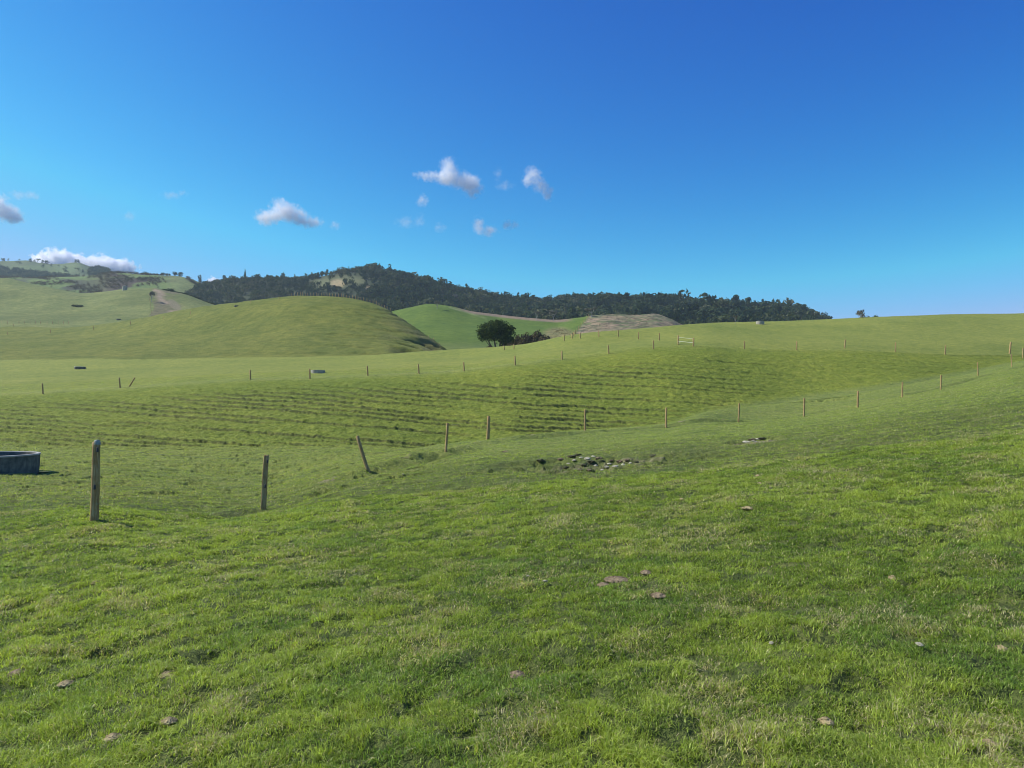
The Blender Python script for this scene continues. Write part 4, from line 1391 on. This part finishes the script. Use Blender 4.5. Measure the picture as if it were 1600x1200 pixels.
plant(gy2, 1347.5, 485.5, 262, 27, 'open pale tree seen over the crest at the right', 'trees over the right crest')
sm = unit_round(37, M_DARKLEAF)
plant(sm, 1366.5, 489.5, 262, 19, 'small dense dark tree over the crest at the right', 'trees over the right crest')
GG = 'grey trees along the lower edge of the forest'
for px, top, base, w, lab in [(683, 469, 483, 15, 'grey round tree on top of the green hill'), (621, 463, 481, 17, 'pale tree at the left end of the green hill'), (711, 459, 476, 16, 'grey tree right behind the green hill top'), (839, 485, 502, 13, 'left grey tree above the tan strip'),
                              (864.5, 484, 502, 19, 'wide grey tree above the tan strip'), (924, 480, 495, 26, 'spreading tree with a white trunk where the fence meets the forest'), (237, 455, 472, 15, 'thin forked bare tree on the far left slope'), (1149, 492, 506, 9, 'pale bare tree before the forest, left of the skyline trough')]:
    plant(gy, px, top, 300, w, lab, GG, base)

# bushes in the gully on the far left
gb = [(257, 454), (263, 453.5), (268, 453), (275, 458), (282, 459), (289, 461.5), (296, 464), (303, 466.5), (310, 469), (317, 471.5), (324, 474.5), (331, 477)]
bush0 = make_tree('bush', shl, shs, 260, .09, 19, M_FOREST, M_BARK, .4)
for i, (px, top) in enumerate(gb):
    t = bush0 if i == 0 else copy_tree(bush0)
    grow(t, px, top - (2.5 if i == 2 else 0), 468 - (i % 3) * 3, 13 if i != 2 else 16, (1.15, .98)); t.rotation_euler = (0, 0, i)
    tag(t, 'largest dark bush at the top of the far left gully' if i == 2 else 'dark bush in the row down the far left gully', 'bush', 'bushes in the far left gully')

for i, (px, base) in enumerate([(115, 479), (120, 480), (126, 479.5)]):
    t = copy_tree(bush0)
    grow(t, px, base - 5 + (i != 1), 400, 8, (1.15, .98), base)
    tag(t, ['left bush of the dark clump low on the far left slope', 'middle bush of the dark clump low on the far left slope', 'right bush of the dark clump low on the far left slope'][i], 'bush', 'dark bush clump on the far left slope')

# the forest on the ridge: crowns that read as one mass
def forest(name, S, pts, hts, seed, mat, lab, nleaf=170, wfac=.62, base=.12):
    r = np.random.default_rng(seed)
    tmpl = []
    for k in range(10):
        q = random.Random(seed * 31 + k)
        kind = q.random()
        if kind < .22:
            lb = [(0, 0, .25 + .7 * j / 5, .34 * (1 - j / 6.2), .34 * (1 - j / 6.2), .13) for j in range(6)]
        else:
            lb = [(q.uniform(-.25, .25), q.uniform(-.25, .25), q.uniform(.45, .8), q.uniform(.2, .34), q.uniform(.2, .34), q.uniform(.14, .24)) for _ in range(5)] + [(0, 0, .35, .34, .34, .3)]
        tmpl.append(crown_arrays(lb, nleaf, .085, seed + k, .6))
    Vs = []; Ts = []; cnt = 0
    z = S.z(pts[:, 0], pts[:, 1])
    kk = r.integers(0, len(tmpl), len(pts)); rot = r.uniform(0, 6.283, len(pts))
    tv = np.clip(fbm(pts[:, 0] * .03, pts[:, 1] * .03, seed + 3, 3) + r.normal(0, .16, len(pts)), 0, 1)
    for i in range(len(pts)):
        V, Fc, ti = tmpl[kk[i]]
        c, s = math.cos(rot[i]), math.sin(rot[i]); h = hts[i]; w = h * wfac * 1.6 * (.8 + .4 * r.random())
        Vs.append(np.stack([(V[:, 0] * c - V[:, 1] * s) * w + pts[i, 0], (V[:, 0] * s + V[:, 1] * c) * w + pts[i, 1], (V[:, 2] - base) * h + z[i]], 1))
        Ts.append(ti * .35 + tv[i] * .9 - .12)
    V = np.concatenate(Vs); Ti = np.concatenate(Ts)
    Fc = np.arange(len(V)).reshape(-1, 4)
    return tag(link(name, np_mesh(name, V, Fc, mat, False, {'tint': Ti})), lab, 'forest', None, 'stuff')


r = np.random.default_rng(5)
def scatter(S, px0, px1, y0, y1, n, mask):
    px = r.uniform(px0, px1, n); y = np.sqrt(r.uniform(y0 ** 2, y1 ** 2, n))
    x = (px - 800) / F * y
    z = S.z(x, y)
    g = np.maximum.reduce([s.z(x, y) for s in SHEETS])
    P, R = to_px(x, y, z)
    # drop what the nearer land hides completely
    m = mask(P, R, x, y) & (z > -5) & (z > g - .5)
    return np.stack([x, y], 1)[m], P[m], R[m]


def maskD(P, R, x, y):
    keep = np.ones(P.shape, bool)
    o = ((P - 528) / 44) ** 2 + ((R - 440) / 11) ** 2 < 1
    keep &= ~(o & (r.uniform(0, 1, P.shape) < .80))
    keep &= ~(((P - 526) / 13) ** 2 + ((R - 443) / 6) ** 2 < 1)
    keep &= ~(((P - 575) / 6) ** 2 + ((R - 450) / 4) ** 2 < 1)
    keep &= ~(((P - 940) / 15) ** 2 + ((R - 488) / 6) ** 2 < 1)
    left = (P < 300) & (R < 434)
    keep &= ~left
    return keep


pts, P, R = scatter(D, 215, 1310, 450, 790, 9000, maskD)
hh = r.uniform(6.0, 10.5, len(pts)) * np.interp(P, [200, 320, 480, 560, 640, 1240, 1290, 1310], [.45, .55, .6, .6, 1.0, 1.05, .8, .6])
hh *= r.uniform(.7, 1.25, len(pts)) * (.75 + .55 * fbm(pts[:, 0] * .02, pts[:, 1] * .02, 141, 3)) * (1 + .4 * (r.uniform(0, 1, len(pts)) < .07))
forest('forest', D, pts, hh, 11, M_FOREST, 'dark native forest covering the long ridge behind the green hills', 110)

pts, P, R = scatter(C3, -60, 260, 985, 1190, 6000, lambda P, R, x, y: ((P < 108) & (R > 419 + P * .12) & (R < 436)) | ((((P - 154) / 17) ** 2 + ((R - 426) / 7) ** 2) < 1) | ((r.uniform(0, 1, P.shape) < .02) & (P < 135)))
forest('wood', C3, pts, r.uniform(4, 7, len(pts)), 12, M_FOREST, 'dark blue-green woods under the far left skyline', 60)
pts, P, R = scatter(C2, -60, 380, 610, 765, 9000, lambda P, R, x, y: (((P > 155) & (P < 262) & (R < 451) & (fbm(x * .04, y * .05, 121, 3) > .47)) | ((P < 160) & (fbm(x * .035, y * .06, 123, 3) > .56)) | ((P > 292) & (np.abs(R - (441 + (P - 300) * .52)) < 3.2)) | (r.uniform(0, 1, P.shape) < .012)))
forest('scrub', C2, pts, r.uniform(1.2, 3.0, len(pts)), 13, M_SHRUB, 'patchy brown scrub on the upper far left slopes', 30, 1.0)
pts, P, R = scatter(E, 860, 1065, 190, 400, 9000, lambda P, R, x, y: (((P > 921 - (R - 494) * .78 + 3) & (fbm(x * .06, y * .06, 131, 4) > .50) & (r.uniform(0, 1, P.shape) < .10)) | ((((P - 873) / 26) ** 2 + ((R - 526) / 12) ** 2 < 1) & (r.uniform(0, 1, P.shape) < .4))))
forest('scrub', E, pts, r.uniform(.3, .7, len(pts)), 14, M_SHRUB, 'low patchy scrub and tussock on the bare brown knoll', 14, 1.3)
#@@END3
# ------------------------------------------------------------------ clouds, far outside the haze
def cloud(px, row, lobes, Y, dens, seed, lab, scale=1.0, thr=.20, detail=7, amp=1.25):
    """lobes in pixels of the photograph around (px,row): (dx, dy_up, rx, ry)"""
    ux, e = ray(px, row)
    k = Y / F
    c = Vector((ux * Y, Y, EYE + e * Y))
    L = [(a * k, 0, b * k, rx * k, max(min(rx, ry * 1.6), ry) * k * .9, ry * k) for a, b, rx, ry in lobes]
    bm = bmesh.new()
    for l in L:
        bmesh.ops.create_icosphere(bm, subdivisions=2, radius=1.0, matrix=Matrix.Translation(l[:3]) @ Matrix.Diagonal((l[3], l[4], l[5], 1)))
    h = bmesh.ops.convex_hull(bm, input=bm.verts)
    bmesh.ops.delete(bm, geom=list({g for g in h['geom_interior'] + h['geom_unused'] if isinstance(g, bmesh.types.BMVert)}), context='VERTS')
    me = bpy.data.meshes.new('cloud'); bm.to_mesh(me); bm.free()
    m, n, out = new_mat('cloud')
    tc = N(n, 'ShaderNodeTexCoord').outputs['Object']
    wf = N(n, 'ShaderNodeTexNoise'); wf.inputs['Scale'].default_value = 1.6 / (16 * k); wf.inputs['Detail'].default_value = 3
    n.links.new(tc, wf.inputs['Vector'])
    wv = N(n, 'ShaderNodeVectorMath', operation='MULTIPLY_ADD')
    n.links.new(wf.outputs['Color'], wv.inputs[0]); wv.inputs[1].default_value = (16 * k,) * 3; 
    sh = N(n, 'ShaderNodeVectorMath', operation='SUBTRACT'); n.links.new(tc, sh.inputs[0]); sh.inputs[1].default_value = (8 * k,) * 3
    n.links.new(sh.outputs[0], wv.inputs[2])
    s = None
    for l in L:
        mp = N(n, 'ShaderNodeMapping', vector_type='TEXTURE'); mp.inputs['Location'].default_value = l[:3]; mp.inputs['Scale'].default_value = l[3:6]
        n.links.new(wv.outputs[0], mp.inputs['Vector'])
        g = N(n, 'ShaderNodeTexGradient', gradient_type='SPHERICAL'); n.links.new(mp.outputs[0], g.inputs[0])
        s = g.outputs['Fac'] if s is None else mth(n, 'ADD', s, g.outputs['Fac'], True)
    nz = N(n, 'ShaderNodeTexNoise', noise_dimensions='4D'); nz.inputs['W'].default_value = seed * 3.7
    nz.inputs['Scale'].default_value = scale * 1.7 / (14 * k); nz.inputs['Detail'].default_value = detail; nz.inputs['Roughness'].default_value = .62
    n.links.new(tc, nz.inputs['Vector'])
    v = mth(n, 'ADD', s, mth(n, 'MULTIPLY', mth(n, 'SUBTRACT', nz.outputs['Fac'], .5), amp * 1.9))
    v = mth(n, 'SUBTRACT', v, thr)
    v = mth(n, 'MULTIPLY', v, mth(n, 'MULTIPLY', s, 8.0, True))
    v = mth(n, 'MULTIPLY', mth(n, 'POWER', mth(n, 'MAXIMUM', v, 0.0), 1.3), dens * (1.5 if seed < 15 else 6.0))
    vol = N(n, 'ShaderNodeVolumePrincipled'); vol.inputs['Color'].default_value = (1, 1, 1, 1); vol.inputs['Anisotropy'].default_value = .0
    n.links.new(v, vol.inputs['Density'])
    n.links.new(vol.outputs[0], out.inputs['Volume'])
    me.materials.append(m)
    m.cycles.volume_sampling = 'MULTIPLE_IMPORTANCE'
    try: m.cycles.volume_step_rate = .2
    except Exception: pass
    return tag(link('cloud', me, None, c), lab, 'cloud', 'small clouds low in the sky')


CY = 4200
cloud(445, 335, [(-28, -6, 26, 16), (-6, 8, 24, 22), (14, 0, 26, 18), (38, -12, 30, 12)], CY, .035, 1, 'rounded white cloud above the left end of the forest ridge')
cloud(523, 352, [(0, 0, 11, 9)], CY, .018, 2, 'tiny wisp at the right tip of the rounded white cloud', 1.3)
cloud(705, 280, [(-38, 6, 28, 9), (-4, 18, 18, 22), (16, -2, 34, 18), (34, -14, 22, 20), (-12, 2, 24, 14)], CY, .030, 3, 'largest white cloud, shaped like an open wing, high in the middle')
cloud(660, 313, [(0, 0, 14, 13)], CY, .020, 4, 'small round puff below the left arm of the largest cloud', 1.2)
cloud(838, 286, [(-6, 14, 17, 16), (6, -2, 16, 16), (18, -16, 12, 16), (-14, 2, 12, 12)], CY, .028, 5, 'white cloud tapering down to the right, right of the largest one')
cloud(780, 282, [(-2, 10, 10, 14), (10, -8, 20, 10)], CY, .006, 6, 'faint veil between the two highest clouds', 1.2)
cloud(643, 347, [(-10, 0, 22, 12), (14, 2, 12, 15)], CY, .006, 7, 'faint broken veil above the ridge summit', 1.3)
cloud(688, 355, [(0, 0, 14, 10)], CY, .007, 8, 'faint wisp right of the broken veil', 1.3)
cloud(755, 357, [(-8, 6, 14, 18), (10, -4, 20, 11)], CY, .022, 9, 'ragged small cloud directly under the largest cloud', 1.2)
cloud(797, 351, [(0, 0, 20, 9)], CY, .022, 10, 'small flat cloud right of the ragged one', 1.1)
cloud(2, 326, [(-10, 8, 30, 24), (12, -8, 28, 18), (24, -16, 16, 10)], CY, .032, 11, 'white cloud cut by the left edge of the picture')
cloud(38, 305, [(-10, 0, 18, 9), (12, 0, 16, 9)], CY, .010, 12, 'thin wisp right above the cloud at the left edge', 1.2)
cloud(272, 305, [(-4, 0, 22, 8), (16, 4, 12, 6)], CY, .010, 13, 'thin lone wisp high above the far left hills', 1.2)
cloud(202, 337, [(0, 0, 12, 11)], CY, .009, 14, 'faintest tiny wisp above the far left hills', 1.2)
cloud(120, 414, [(-56, -4, 28, 24), (-32, 4, 38, 28), (-4, 0, 36, 24), (40, -2, 38, 24), (70, -8, 34, 21)], 7000, .030, 15, 'long bright cumulus bank rising behind the far left hills', .9, .30, 7, 1.2)
cloud(335, 438, [(0, 0, 14, 10)], 7000, .030, 16, 'tiny bright cloud top in the dip of the left skyline', .9, .3)

# ------------------------------------------------------------------ air
bm = bmesh.new(); bmesh.ops.create_cube(bm, size=1, matrix=Matrix.Translation((0, 990, 110)) @ Matrix.Diagonal((5100, 2500, 260, 1)))
me = bpy.data.meshes.new('haze'); bm.to_mesh(me); bm.free()
mh, nh, oh = new_mat('haze_air')
vh = N(nh, 'ShaderNodeVolumePrincipled'); vh.inputs['Color'].default_value = (0.72, 0.86, 1.0, 1); vh.inputs['Density'].default_value = .00014; vh.inputs['Anisotropy'].default_value = .3
nh.links.new(vh.outputs[0], oh.inputs['Volume'])
me.materials.append(mh)
tag(link('haze', me), kind='stuff')
